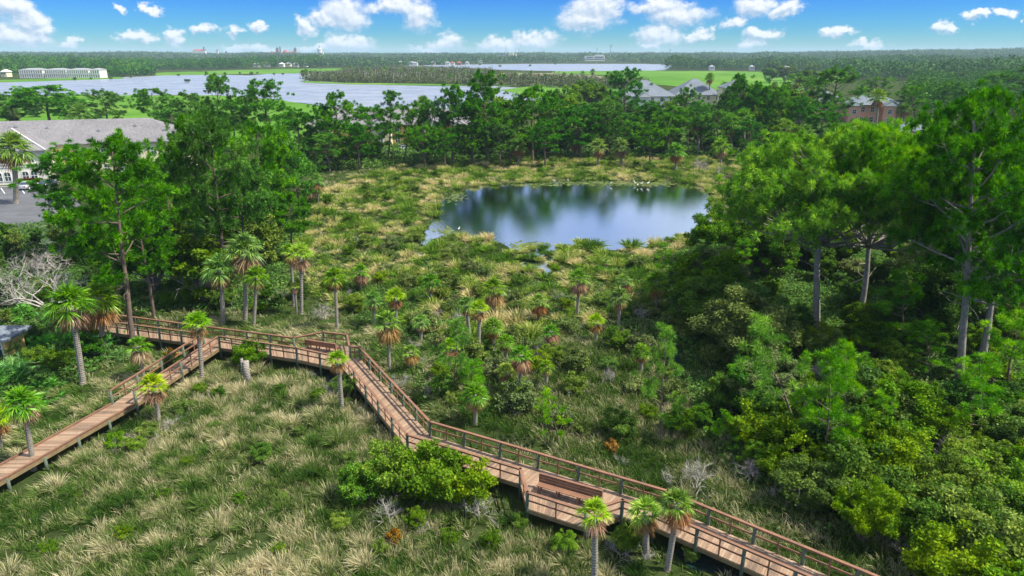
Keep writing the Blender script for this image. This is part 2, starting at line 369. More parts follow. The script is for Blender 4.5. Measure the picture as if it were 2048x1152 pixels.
sheet('salt_meadow', wavy([(-300, 196), (180, 191), (430, 191), (560, 200), (690, 222), (640, 300), (200, 300), (-300, 300)], .8, 7, 22), 0, .22, M['meadow'])
sheet('mud_flat', wavy([(960, 152), (1000, 146), (1120, 146), (1200, 152), (1290, 163), (1100, 172), (1000, 170), (880, 160)], .7, 8, 22), 0, .2, M['mud'])
sheet('road', [(1225, 142.6), (1540, 144.5), (1540, 146), (1225, 144)], .25, .4, M['curb']) if False else None

POND = [(868, 440), (880, 405), (905, 385), (960, 372), (1050, 367), (1180, 362), (1290, 362), (1400, 372), (1424, 395), (1424, 440), (1410, 462), (1330, 480), (1285, 497), (1200, 500),
        (1130, 498), (1110, 512), (1105, 545), (1118, 585), (1095, 590), (1085, 555), (1045, 535), (1040, 505), (985, 482), (930, 470), (905, 470), (865, 478), (850, 500), (852, 528), (838, 530), (833, 500), (845, 470)]
_, pond = sheet('pond_water', wavy(POND, 1.6, 9, 14), -.5, .04, M['pond'])
POOLS = [[(600, 738), (700, 748), (770, 800), (700, 790), (640, 765)], [(700, 470), (735, 478), (728, 490), (705, 484)], [(1330, 1085), (1420, 1105), (1480, 1150), (1380, 1140)], [(1330, 690), (1365, 700), (1370, 735), (1335, 730)]]
pools = [sheet('pool_water', wavy(p, 1.0, 20 + i, 12), -.5, .035, M['pond'])[1] for i, p in enumerate(POOLS)]
WATERS = [pond] + pools

# ------------------------------------------------------------------ boardwalk
ZD, ZR = 1.05, 2.12
def W(x, y): return at(x, y, ZR)[:2]
def build_boardwalk():
    t = thing('boardwalk', 'long brown timber boardwalk with handrails zigzagging over the marsh and one low side branch', 'boardwalk')
    d5 = (W(1550, 1069) - W(1335, 981.5)); d5 /= np.linalg.norm(d5)
    F1, F2, F3, F4, F5 = W(190, 624), W(587, 675), W(719, 694), W(859.5, 842.5), W(1335, 981.5)
    F2b = W(699, 692); F6 = F5 + d5 * 22
    N1, N2, N3, N4, N5 = W(190, 639), W(592, 695), W(686.5, 715), W(814, 868.5), W(1308, 1018)
    N6 = N5 + d5 * 22
    A1, A2 = W(645, 663.5), W(694, 669)
    G1, G2, O1 = W(1041, 937), W(1245, 999), W(1054.7, 984)
    u = (G2 - G1) / np.linalg.norm(G2 - G1); al = (O1 - G1) @ u; O2 = G2 - 2 * al * u + (O1 - G1)
    L0, L1 = W(405, 667), W(220, 781); R0, R1 = W(434, 671.5), W(262, 780)
    ub = (L1 - L0) / np.linalg.norm(L1 - L0); vb = np.array([-ub[1], ub[0]])
    if (R0 - L0) @ vb < 0: vb = -vb
    wb = 1.66; R0 = L0 + vb * wb + ub * ((R0 - L0) @ ub); R1 = L0 + vb * wb + ub * ((R1 - L0) @ ub)
    dl = (at(0, 928.5, ZD) - at(226, 804.6, ZD))[:2]; dl /= np.linalg.norm(dl); E1 = L1 + dl * 14; E2 = R1 + dl * 14
    deck = MB()
    def strip(fa, fb, na, nb):
        n = max(2, int(round((np.linalg.norm(fb - fa) + np.linalg.norm(nb - na)) / 2 / .145)))
        for k in range(n):
            t0 = k / n; t1 = (k + 1) / n - .009 / .145 / n
            q = [fa + (fb - fa) * t0, fa + (fb - fa) * t1, na + (nb - na) * t1, na + (nb - na) * t0]
            dz = random.uniform(-.002, .002)
            V = [(p[0], p[1], ZD + dz) for p in q] + [(p[0], p[1], ZD - .04) for p in q]
            deck.add(V, [np.array([[0, 1, 2, 3], [7, 6, 5, 4], [0, 4, 5, 1], [1, 5, 6, 2], [2, 6, 7, 3], [3, 7, 4, 0]])])
    strip(F1, F2, N1, N2); strip(F2, F3, N2, N3); strip(F3, F4, N3, N4); strip(F4, F5, N4, N5); strip(F5, F6, N5, N6)
    nf = F2 + (F2b - F2) * .02
    strip(A1, A2, nf, F2b)
    strip(G1 + (O1 - G1) * .02, G2 + (O2 - G2) * .02, O1, O2)
    # branch starts on the near edge of the first stretch
    Rn = N1 + (N2 - N1) * (((R0 - N1) @ (N2 - N1)) / ((N2 - N1) @ (N2 - N1)))
    Ln = N1 + (N2 - N1) * (((L0 - N1) @ (N2 - N1)) / ((N2 - N1) @ (N2 - N1)))
    strip(Ln, L0 + ub * 1.3, Rn, R0 + ub * .9) if False else None
    strip(L0, L0 + ub * 2.2, R0, R0 + ub * (2.2 - (R0 - L0) @ ub))
    strip(L0 + ub * 2.2, L1, L0 + ub * 2.2 + vb * wb, R1); strip(L1, E1, R1, E2)
    obj('deck', deck.mesh('deck', M['plank']), t)
    # joists and fascia
    fas = MB(); und = MB()
    for pl, side in (([F1, F2, A1, A2, F2b, F3, F4, F5, F6], 1), ([N1, L0], 1), ([R0, N2, N3, N4, G1, O1, O2, G2, N5, N6], 1), ([L0, L1, E1], 1), ([R0, R1, E2], 1)):
        for a, b in zip(pl[:-1], pl[1:]): fas.bar((*a, ZD - .045), (*b, ZD - .045), .05, .24, ext=.02)
    obj('fascia', fas.mesh('fascia', M['joist']), t)
    for fa, fb, na, nb in ((F1, F2, N1, N2), (F3, F4, N3, N4), (F4, F5, N4, N5), (F5, F6, N5, N6), (L0, L1, R0, R1), (L1, E1, R1, E2)):
        for f in (.2, .5, .8): und.bar((*(fa + (na - fa) * f), ZD - .05), (*(fb + (nb - fb) * f), ZD - .05), .05, .2)
    obj('joist', und.mesh('joist', M['joist']), t)
    # low kerb timbers of the railless end
    for a, b in ((L1, E1), (R1, E2)):
        obj('kerb_rail', MB().bar((*a, ZD + .13), (*b, ZD + .13), .10, .09).bar((*a, ZD + .05), (*b, ZD + .05), .05, .048).mesh('kerb_rail', M['rail']), t)
    # railings
    npost = 0
    runs = [[F1, F2, A1, A2, F2b, F3, F4, F5, F6], [N1, L0, L1], [R1, R0, N2, N3, N4, G1, O1, O2, G2, N5, N6]]
    for run in runs:
        for a, b in zip(run[:-1], run[1:]):
            obj('handrail', MB().bar((*a, ZR + .02), (*b, ZR + .02), .17, .045, ext=.06).bar((*a, ZR - .027), (*b, ZR - .027), .05, .10).mesh('handrail', M['rail']), t)
            obj('middle_rail', MB().bar((*a, ZD + .60), (*b, ZD + .60), .05, .10).mesh('middle_rail', M['rail']), t)
        for a, b in zip(run[:-1], run[1:]):
            L = np.linalg.norm(b - a); n = max(1, int(round(L / 2.5)))
            nn = np.array([-(b - a)[1], (b - a)[0]]) / L
            for k in range(n + (1 if b is run[-1] else 0)):
                p = a + (b - a) * k / n
                if npost < 96:
                    obj('post', MB().tube([(*p, -.3), (*p, ZD), (*p, ZR - .03)], .10, 10).mesh('post', M['pile'], True), t); npost += 1
            for k in range(n):
                p = a + (b - a) * (k + .5) / n
                obj('baluster', MB().box((*p, (ZR - .06 + ZD - .25) / 2), (.07, .07, ZR - .06 - ZD + .25), math.atan2(b[1] - a[1], b[0] - a[0])).mesh('baluster', M['rail']), t)
    for k in range(7):      # piles under the low branch
        for s in (0, 1):
            p = (L1, R1)[s] + dl * (k * 2.4)
            obj('pile', MB().tube([(*p, -.4), (*p, ZD - .05)], .10, 8).mesh('pile', M['pile'], True), t)
    # benches
    def bench(p, q, out, label):
        p = np.array(p); q = np.array(q); u_ = (q - p); L = np.linalg.norm(u_); u_ /= L; c = (p + q) / 2; ang = math.atan2(u_[1], u_[0])
        n_ = np.array([-u_[1], u_[0]]);  s = 1 if n_ @ out > 0 else -1
        b = thing('bench', label, 'bench', (c[0], c[1], ZD), ang)
        bk = MB()
        for k, z in enumerate((.50, .66, .82)): bk.box((0, -s * (.02 + .035 * k) + s * .06, z), (L, .04, .15))
        obj('backrest', bk.mesh('backrest', M['rail']), b)
        obj('top_cap', MB().box((0, -s * .05, .925), (L + .06, .15, .045)).mesh('top_cap', M['rail']), b)
        st = MB()
        for k in range(3): st.box((0, s * (.16 + .15 * k), .44), (L, .14, .04))
        obj('seat', st.mesh('seat', M['rail']), b)
        for x in (-L / 2 + .12, -L / 6, L / 6, L / 2 - .12):
            obj('leg', MB().box((x, s * .48, .21), (.09, .09, .415)).box((x, s * .09, .20), (.09, .09, .40)).mesh('leg', M['rail']), b)
        for x in (-L / 2 - .021, L / 2 + .021):
            obj('end_panel', MB().box((x, -s * .01, .66), (.035, .14, .48)).mesh('end_panel', M['rail']), b)
    bench(at(1080, 948, 1.95)[:2], at(1204, 983, 1.95)[:2], O1 - G1, 'brown slatted bench in the near boardwalk bay beside the bright palms')
    bench(at(611, 679, 1.95)[:2], at(671, 688, 1.95)[:2], A1 - F2, 'brown slatted bench with its back to the path in the far boardwalk bay')
    return dict(F=[F1, F2, F3, F4, F5, F6], N=[N1, N2, N3, N4, N5, N6], A=[F2, A1, A2, F2b], O=[G1, O1, O2, G2], B=[L0 + vb * wb / 2, L1 + vb * wb / 2, (E1 + E2) / 2])
BW = build_boardwalk()
def litter():
    mb = MB(); A = BW['F']; B = BW['N']
    for i in range(5):
        n = int(np.linalg.norm(A[i + 1] - A[i]) * 7); t_ = rng.uniform(size=n)[:, None]; e = rng.beta(.5, .5, size=n)[:, None] * .86 + .07
        P = (A[i] + (A[i + 1] - A[i]) * t_) * (1 - e) + (B[i] + (B[i + 1] - B[i]) * t_) * e; P3 = np.column_stack([P, np.full(n, ZD + .012)]); leaves(mb, P3, .055, 6)
    obj('leaf_litter', mb.mesh('leaf_litter', M['palm_dead']), kind='stuff', label='scattered dry leaves on the boardwalk deck')
litter()
BWC = [[(a + b) / 2 for a, b in zip(BW['F'], BW['N'])], [(BW['A'][0] + BW['A'][1]) / 2, (BW['A'][2] + BW['A'][3]) / 2], [(BW['O'][0] + BW['O'][1]) / 2, (BW['O'][2] + BW['O'][3]) / 2], BW['B']]
BWPOLY = [[tuple(p) for p in BW['F']] + [tuple(p) for p in BW['N'][::-1]], [tuple(p) for p in BW['A']], [tuple(p) for p in BW['O']]]
def bwdist(P): return np.minimum.reduce([segdist(P, pl) for pl in BWC])
def clear_mask(P, bw=1.2, water=True):
    ok = bwdist(P) > bw
    if water:
        for w in WATERS: ok &= ~inpoly(P, w)
    return ok
def scatter(pg, s, jit=.5):
    a = np.array(pg); x0, y0 = a.min(0); x1, y1 = a.max(0)
    X, Y = np.meshgrid(np.arange(x0, x1, s), np.arange(y0, y1, s)); P = np.stack([X.ravel(), Y.ravel()], 1)
    P += rng.uniform(-jit, jit, P.shape) * s
    return P[inpoly(P, pg)]

# ------------------------------------------------------------------ grass (nobody could count it)
def vis(P, z=0, m=60):
    x, y = proj(P[:, 0], P[:, 1], z); return (x > -m) & (x < 2048 + m) & (y < 1152 + m)
def tufts(mb, P, nb, hgt, rad, wid, segs=3, spread=.55, wind=(-.18, -.05, 0), droop=.25):
    n = len(P); hs = np.broadcast_to(hgt, (n,)) * rng.uniform(.7, 1.25, n)
    idx = np.repeat(np.arange(n), nb); N = len(idx)
    an = rng.uniform(0, 2 * math.pi, N); rr = np.sqrt(rng.uniform(0, 1, N)) * np.broadcast_to(rad, (n,))[idx]
    base = np.stack([P[idx, 0] + np.cos(an) * rr * .6, P[idx, 1] + np.sin(an) * rr * .6, np.full(N, -.02)], 1)
    lean = rng.uniform(.05, 1, N) * spread
    D = nrm(np.stack([np.cos(an) * lean, np.sin(an) * lean, np.ones(N)], 1) + rng.normal(size=(N, 3)) * .08)
    cv = rng.choice([-.42, -.22, 0, .2, .42], n) + rng.uniform(-.08, .08, n)
    blades(mb, base, D, hs[idx] * rng.uniform(.6, 1.1, N), wid * rng.uniform(.6, 1.3, N), droop, segs, wind=wind, b=cv[idx])
def grass():
    Zf = poly([(-150, 985), (60, 930), (225, 835), (330, 780), (430, 735), (560, 735), (690, 760), (830, 930), (1050, 1050), (1300, 1160), (1500, 1300), (-250, 1300)])
    mb = MB()
    P = scatter(Zf, .40); P = P[clear_mask(P, 1.0) & vis(P)]
    gap = np.sin(P[:, 0] * .55 + 1.7 * np.sin(P[:, 1] * .31)) * np.sin(P[:, 1] * .47 + np.sin(P[:, 0] * .4)); P = P[(gap > -.40) | (rng.uniform(size=len(P)) < .12)]
    tufts(mb, P, 44, .88, .28, .030, 3, .66, (-.07, -.03, 0), .22)
    # taller showy clumps scattered over the flats
    P2 = scatter(Zf, 1.5, .9); P2 = P2[clear_mask(P2, 1.3) & vis(P2)]
    P2 = P2[rng.uniform(size=len(P2)) < .6]; tufts(mb, P2, 220, 1.4, .42, .034, 3, 1.0, (-.10, -.04, 0), .32)
    obj('marsh_grass', mb.mesh('marsh_grass', M['grass']), kind='stuff', label='tall green and straw coloured marsh grass in front of the boardwalk')
    mb = MB()
    # windblown clumps along the low branch at the left
    Zl = poly([(-150, 880), (0, 800), (210, 760), (420, 690), (430, 640), (560, 655), (700, 640), (900, 700), (1000, 800), (900, 850), (700, 690), (440, 740), (330, 770), (200, 850), (-150, 1030)])
    P = scatter(Zl, 1.15, .6); P = P[clear_mask(P, 1.15) & vis(P)]
    tufts(mb, P, 110, 1.25, .6, .035, 3, .8, (-.40, -.10, 0), .45)
    # dark grass right of the walk
    obj('marsh_grass', mb.mesh('marsh_grass', M['grass']), kind='stuff', label='windblown grass clumps beside the low boardwalk branch'); mb = MB()
    Zr = poly([(860, 830), (900, 760), (1050, 690), (1200, 650), (1330, 690), (1340, 800), (1460, 880), (1560, 960), (1850, 1110), (1850, 1220), (1640, 1200), (1330, 1010), (1020, 870)])
    P = scatter(Zr, .62); P = P[clear_mask(P, 1.0) & vis(P)]
    tufts(mb, P, 34, 1.15, .5, .036, 3, .7, (-.15, -.05, 0), .35)
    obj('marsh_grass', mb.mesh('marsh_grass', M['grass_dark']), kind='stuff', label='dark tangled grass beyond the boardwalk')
    Zg = poly([(-300, 700), (60, 640), (240, 600), (560, 560), (620, 470), (600, 400), (640, 345), (760, 338), (1510, 312), (1560, 420), (1500, 640), (1700, 700), (2500, 900), (2500, 1400), (-500, 1400)])
    mg = MB(); P = scatter(Zg, .8, .6); P = P[clear_mask(P, 1.0) & vis(P)]
    tufts(mg, P, 20, .75, .5, .055, 2, .8, (-.15, -.05, 0), .35)
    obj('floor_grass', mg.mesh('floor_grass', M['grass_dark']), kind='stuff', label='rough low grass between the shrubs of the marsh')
    # cordgrass around the pond
    Zp = poly([(590, 475), (620, 395), (760, 340), (900, 322), (1200, 316), (1490, 314), (1510, 345), (1440, 370), (1500, 420), (1440, 500), (1380, 540), (1330, 620), (1200, 650), (1060, 690), (900, 680), (760, 640), (640, 610), (600, 540)])
    mb = MB()
    P = scatter(Zp, 2.15, .5); P = P[clear_mask(P, 1.5) & vis(P)]; hv_ = rng.uniform(.9, 1.9, len(P))
    tufts(mb, P, 130, hv_, .55 * hv_, .08, 2, .95, (-.08, -.03, 0), .42)
    P = scatter(Zp, 4.6, .9); P = P[clear_mask(P, 1.5) & vis(P)]
    tufts(mb, P, 210, 2.2, 1.1, .09, 2, .95, (-.08, -.03, 0), .42)
    obj('cordgrass', mb.mesh('cordgrass', M['cord']), kind='stuff', label='yellow green cordgrass hummocks ringing the pond')
grass()
def tussock_things():
    spots = [(1163, 488, 1.5), (1150, 500, 1.3), (1185, 500, 1.5), (1133, 508, 1.3), (1157, 512, 1.2), (1098, 512, .9), (1124, 497, 1.2), (1078, 522, 1.0), (1060, 521, 1.0), (1024, 508, 1.2), (1045, 518, 1.0),
             (1060, 545, 1.0), (1103, 530, .9), (1025, 535, 1.3), (1262, 498, 1.4), (1285, 508, 1.2), (905, 510, 1.3), (880, 500, 1.5), (843, 520, 1.2), (1062, 500, 1.0), (1090, 560, 1.1), (1075, 545, .9), (1112, 556, 1.0), (1100, 585, 1.2), (1048, 505, .9), (1120, 520, .9), (1085, 500, .8), (850, 500, .8), (958, 345, 0)]
    ms = []
    for k in range(3):
        mb = MB(); tufts(mb, np.zeros((1, 2)), 260, 1.35, .5, .06, 3, .8, (-.05, 0, 0), .5); ms.append(mb.mesh('blades', M['cord']))
    n = 0
    for x, y, s in spots:
        if s == 0: continue
        p = at(x, y); o = obj('grass_tussock', ms[n % 3], category='grass clump', group='cordgrass tussocks standing in the pond shallows'); n += 1
        o.location = (p[0], p[1], 0); o.scale = (s * 1.5, s * 1.5, s * 1.25); o.rotation_euler = (0, 0, n)
        queue(o, 'rounded cordgrass tussock', 'in the pond shallows', x)
tussock_things()

# ------------------------------------------------------------------ plants
def wander(p, d, L, n, amp, up=0.0):
    pts = [np.array(p, float)]; d = np.array(d, float); d /= np.linalg.norm(d)
    for k in range(n):
        d = d + rng.normal(size=3) * amp + np.array([0, 0, up]); d /= np.linalg.norm(d); pts.append(pts[-1] + d * L / n)
    return np.array(pts)
def tuft_blades(mb, C, A, L, W, K, cv):
    n = len(C); idx = np.repeat(np.arange(n), K)
    D = nrm(A[idx] * .45 + rng.normal(size=(n * K, 3)) * .62)
    S = nrm(np.cross(D, rdir(n * K))) * (W / 2)
    Lk = (L * rng.uniform(.65, 1.2, n * K))[:, None]; B = C[idx] + D * .03
    V = np.stack([B, B + D * Lk * .55 - S, B + D * Lk, B + D * Lk * .55 + S], 1)
    mb.add(V.reshape(-1, 3), [np.arange(n * K * 4).reshape(-1, 4)], None, 0, np.repeat(cv[idx], 4))
def pine(h, cw, cb, nl, tuft_n, K, tL, tW, r0=.28, style='round', bark='bark', leaf='pine', bare=0):
    """returns trunk mesh, crown mesh. h height, cw crown width, cb crown base fraction"""
    tr = MB(); cr = MB()
    tp = wander((0, 0, -.3), (0, 0, 1), h * .96, 14, .035, .05); tp[:, :2] *= .8
    f = np.linspace(0, 1, len(tp)); tr.tube(tp, r0 * (1 - f * .85) * np.where(f < .06, 1.3, 1), 9)
    Cs = []; As = []
    def spine(t): i = min(int(t * 14), 13); return tp[i] + (tp[i + 1] - tp[i]) * (t * 14 - i)
    for b in range(bare):
        t = rng.uniform(.3, cb); a = rng.uniform(0, 6.28); pts = wander(spine(t), (math.cos(a), math.sin(a), .1), cw * rng.uniform(.12, .28), 5, .18)
        tr.tube(pts, np.linspace(.045, .012, 6), 4)
    for k in range(nl):
        t = cb + (1 - cb) * ((k + rng.uniform(0, 1)) / nl) * .985; q = (t - cb) / (1 - cb)
        a = k * 2.4 + rng.normal() * .5
        if style == 'round': reach = math.sqrt(max(.03, 1 - (q * 1.0) ** 2.2)) * (0.62 + .38 * min(1, q * 3))
        elif style == 'umbrella': reach = (.55 + .75 * q) if q < .6 else math.sqrt(max(.05, 1 - ((q - .6) / .42) ** 2))
        else: reach = (1 - q) ** .8 * (.5 + .5 * min(1, q * 4)) + .12
        reach *= cw / 2 * rng.uniform(.75, 1.12)
        el = rng.uniform(-.05, .45) + q * .5
        if style == 'umbrella':
            ro = math.sqrt((k + rng.uniform(.1, .9)) / nl) * 1.02; zt = h * (.55 + .43 * math.sqrt(max(.02, 1 - ro * ro * .93)) ) - rng.uniform(0, .11) * h
            tg = np.array([math.cos(a) * ro * cw / 2, math.sin(a) * ro * cw / 2, zt]); t = min(.95, max(.46, (zt - ro * cw * .5 * rng.uniform(.55, .95)) / h)); p0 = spine(t)
            u_ = np.linspace(0, 1, 7)[:, None]; pts = p0 + (tg - p0) * u_; pts[:, 2] -= (np.sin(u_[:, 0] * math.pi) * ro * cw * .05); pts[1:-1] += rng.normal(size=(5, 3)) * cw * .012; reach = max(1.5, ro * cw / 2)
        else: pts = wander(spine(t), (math.cos(a), math.sin(a), el), reach, 6, .10, .05)
        r1 = max(.02, r0 * .42 * (1 - t * .6)); tr.tube(pts, np.linspace(r1, r1 * .25, 7), 5)
        nb = max(3, int(reach * 2.4))
        for j in range(nb):
            s = rng.uniform(.62, 1.0) if style == 'umbrella' else rng.uniform(.45, 1.0); i = min(int(s * 6), 5); p = pts[i] + (pts[i + 1] - pts[i]) * (s * 6 - i)
            d = pts[i + 1] - pts[i]; d = d / np.linalg.norm(d) + rng.normal(size=3) * np.array([.75, .75, .3]) + np.array([0, 0, .2])
            sub = wander(p, d, rng.uniform(.35, 1.0) * max(.6, reach * .30), 3, .18, .05)
            if reach > 1.2: tr.tube(sub, np.linspace(r1 * .3, .010, 4), 3, cap=False)
            Cs.append(sub[-1]); As.append((sub[-1] - sub[-2]) / (np.linalg.norm(sub[-1] - sub[-2]) + 1e-6))
        Cs.append(pts[-1]); As.append((pts[-1] - pts[-2]) / np.linalg.norm(pts[-1] - pts[-2]))
    Cs = np.array(Cs); As = np.array(As); n0 = len(Cs); ex = max(0, tuft_n - n0); idx = np.concatenate([np.arange(n0), rng.integers(0, n0, ex)]); n = len(idx)
    jit = rng.normal(size=(n, 3)) * np.array([tL * 1.9, tL * 1.9, tL * .55]); jit[:n0] *= .1
    P = Cs[idx] + jit; A = nrm(As[idx] * .5 + rdir(n) * .3 + np.array([0, 0, .25])); cv = rng.uniform(-.24, .24, n)
    tuft_blades(cr, P, A, tL, tW, K, cv)
    return tr.mesh('trunk', [M[bark]], True), cr.mesh('crown', M[leaf])
def blob_tree(h, w, nleaf, ls, leaf, bark='greybark', cb=.25, nb=None, r0=.16, limbs=9, flat=.22, twigs=0):
    tr = MB(); cr = MB(); nb = nb or 16
    tips = []
    for k in range(limbs):
        a = k * 2.4 + rng.normal() * .4; el = rng.uniform(.5, 2.2)
        pts = wander((0, 0, -.2), (math.cos(a) * .5, math.sin(a) * .5, 1.3), h * cb + .2, 3, .08)
        p2 = wander(pts[-1], (math.cos(a), math.sin(a), el), min(w * .46, h * .7) * rng.uniform(.6, 1.1), 6, .16, .03)
        al = np.concatenate([pts, p2[1:]]); tr.tube(al, np.linspace(r0, r0 * .12, len(al)), 5)
        for j in range(4 + twigs):
            i = rng.integers(4, len(al) - 1); s = wander(al[i], rdir(1, .4)[0], w * rng.uniform(.12, .25), 4, .25, .04); tr.tube(s, np.linspace(r0 * .22, .008, 5), 3, cap=False)
            tips.append(s[-1])
        tips.append(al[-1])
    # clumps on an uneven dome
    n = nb * 2; an = rng.uniform(0, 6.28, n); el = np.arcsin(rng.uniform(-.25, 1, n)); rr = rng.uniform(.45, 1.12, n)
    C = np.stack([np.cos(an) * np.cos(el) * w / 2 * rr * .82, np.sin(an) * np.cos(el) * w / 2 * rr * .82, h * cb + (np.sin(el) * .5 + .42) * h * (1 - cb) * rr], 1)
    C = np.concatenate([C, np.array(tips)[rng.choice(len(tips), min(len(tips), n // 2), replace=False)]])
    rad = rng.uniform(.07, .24, len(C)) * w * .52
    vol = rad ** 2; idx = rng.choice(len(C), nleaf, p=vol / vol.sum()); d = rdir(nleaf, .35)
    rr = rad[idx] * (rng.uniform(.2, 1.15, nleaf) ** .5) * (1 + .25 * np.sin(d[:, 0] * 7 + idx) * np.sin(d[:, 1] * 6 + idx * 2))
    P = C[idx] + d * rr[:, None] * np.array([1, 1, .72]); P[:, 2] = np.maximum(P[:, 2], .05)
    P += rng.normal(size=P.shape) * ls * .6
    cvb = rng.uniform(-.16, .16, len(C)); leaves(cr, P, ls, flat, 1.8, 0, cvb[idx])
    return tr.mesh('trunk', M[bark], True), cr.mesh('crown', M[leaf])
def twig_bush(h, w, n=9):
    tr = MB()
    def rec(p, d, L, r, lev):
        pts = wander(p, d, L, 4, .22, .02); tr.tube(pts, np.linspace(r, r * .5, 5), 4 if lev < 2 else 3, cap=False)
        if lev < 4:
            for k in range(3 if lev < 3 else 2):
                i = rng.integers(2, 5); dd = (pts[i] - pts[i - 1]); dd = dd / np.linalg.norm(dd) + rng.normal(size=3) * .65 + np.array([0, 0, .08]); rec(pts[i], dd, L * rng.uniform(.55, .8), r * .55, lev + 1)
    for k in range(n):
        a = rng.uniform(0, 6.28); s = w / h * .7; rec(np.array([0, 0, 0.]), (math.cos(a) * s, math.sin(a) * s, 1), h * .45, .035 * h / 1.6, 0)
    return tr.mesh('branches', M['twig'])
def fan(mb, org, d, pet, nlf, L, droop, w, m=0, spread=1.9, fold=.25):
    """one fan leaf: stalk from org along d, leaflets radiating"""
    d = d / np.linalg.norm(d); up = np.array([0, 0, 1.]); side = np.cross(d, up)
    if np.linalg.norm(side) < .1: side = np.array([1., 0, 0])
    side /= np.linalg.norm(side); nn = np.cross(side, d)
    c = org + d * pet + np.array([0, 0, -droop * pet * .25])
    S = side * .018; mb.add([org - S, org + S, c + S * .6, c - S * .6], [np.array([[0, 1, 2, 3]])], .3, m)
    t = np.linspace(-spread, spread, nlf) + rng.normal(size=nlf) * .05
    D = np.cos(t)[:, None] * d + np.sin(t)[:, None] * side + nn * (fold * np.abs(np.sin(t)) - .05)[:, None]
    Ls = L * (.72 + .28 * np.cos(t * .8)) * rng.uniform(.88, 1.08, nlf)
    blades(mb, np.repeat(c[None], nlf, 0), nrm(D), Ls, w, droop, 3, m, .2, 1)
def palm(h, cr_r, nf=30, dead=12, leaf='palm', skirt=.6, tr_r=.17, up=.15, boots=False):
    tr = MB(); n = 12; f = np.linspace(0, 1, n); pts = np.stack([np.sin(f * 2.1) * h * .02, np.cos(f * 1.7) * h * .015 - h * .015, f * (h - .25) - .25 * (1 - f)], 1)
    rr = tr_r * (1.18 - .12 * f); rr[0] *= 1.35; rr[-3:] *= np.array([1.05, 1.25, 1.2]); tr.tube(pts, rr, 10)
    top = pts[-1]
    for k in range(int(24)):
        a = k * 2.4; z = top[2] - rng.uniform(.02, .9 if boots else .45); tr.box((top[0] + math.cos(a) * tr_r * 1.15, top[1] + math.sin(a) * tr_r * 1.15, z), (.10, .10, .22), a)
    g = MB(); dd = MB()
    for k in range(nf):
        a = k * 2.39996 + rng.normal() * .15; q = k / nf; el = 1.35 - q * 1.75 + up + rng.normal() * .12
        d = np.array([math.cos(a) * math.cos(el), math.sin(a) * math.cos(el), math.sin(el)])
        fan(g, top + np.array([0, 0, .05]), d, cr_r * rng.uniform(.38, .52), 22, cr_r * rng.uniform(.5, .64), .28 + .35 * q, cr_r * .055)
    for k in range(dead):
        a = k * 2.39996 + 1; el = -rng.uniform(.45, 1.35)
        d = np.array([math.cos(a) * math.cos(el), math.sin(a) * math.cos(el), math.sin(el)])
        fan(dd, top - np.array([0, 0, .12]), d, cr_r * .32, 14, cr_r * rng.uniform(.35, .55) * (skirt + .4), .55, cr_r * .06, spread=1.3)
    return tr.mesh('trunk', M['palmbark']), g.mesh('crown', M[leaf]), (dd.mesh('dead_fronds', M['palm_dead']) if dead else None)
def palmetto(n=26, r=1.1):
    mb = MB(); mb.tube([(0, 0, -.1), (0, 0, .25)], [r * .5, r * .3], 8)
    for k in range(n):
        a = k * 2.4; el = rng.uniform(.15, 1.3); o = np.array([rng.normal() * r * .4, rng.normal() * r * .4, .15])
        fan(mb, o, np.array([math.cos(a) * math.cos(el), math.sin(a) * math.cos(el), math.sin(el)]), r * rng.uniform(.5, .9), 18, r * .55, .25, .055, spread=1.7)
    return mb.mesh('fronds', M['palmetto'])

def place(name, cat, meshes, X, Y, s=(1, 1, 1), rz=0.0, look=None, where=None, label=None, group=None, tilt=(0, 0), z=0.0):
    t = obj(name, None, category=cat); t.empty_display_size = .3
    t.location = (X, Y, z); t.scale = s; t.rotation_euler = (tilt[0], tilt[1], rz)
    if group: t['group'] = group
    for nm, me in meshes:
        if me is not None: obj(nm, me, t)
    if label: t['label'] = label
    else: queue(t, look, where, proj(X, Y, z)[0])
    return t

# ---- pines: (base x, base y, top x, top y, crown width) in photograph pixels, turned into a place and a real height
PV = {}
def pv(kind, n):
    if kind not in PV: PV[kind] = []
    L = PV[kind]
    if len(L) <= n:
        while len(L) <= n:
            L.append({'mid': lambda: pine(12, 7.0, .40, 24, 280, 46, .42, .085, .20, 'round'),
                      'dark': lambda: pine(12, 7.0, .36, 26, 300, 46, .42, .085, .20, 'round', leaf='pine_dark'),
                      'cone': lambda: pine(12, 5.0, .28, 28, 240, 46, .38, .08, .17, 'cone', leaf='pine_dark'),
                      'near': lambda: pine(14, 7.4, .40, 26, 440, 84, .38, .045, .22, 'round', bare=7),
                      'umb': lambda: pine(16, 14.5, .40, 60, 1500, 84, .44, .05, .34, 'umbrella', bark='greybark', bare=4, leaf='pine_bright'),
                      'big': lambda: pine(20, 13.0, .36, 40, 1300, 84, .44, .052, .40, 'round', bark='greybark', bare=5),
                      'young': lambda: pine(5, 1.9, .22, 14, 50, 110, .20, .016, .045, 'cone', leaf='pine_bright')}[kind]())
    return L[n]
BASE = {'mid': (12, 7.0), 'dark': (12, 7.0), 'cone': (12, 5.0), 'near': (14, 7.4), 'umb': (16, 14.5), 'big': (20, 13.0), 'young': (5, 1.9)}
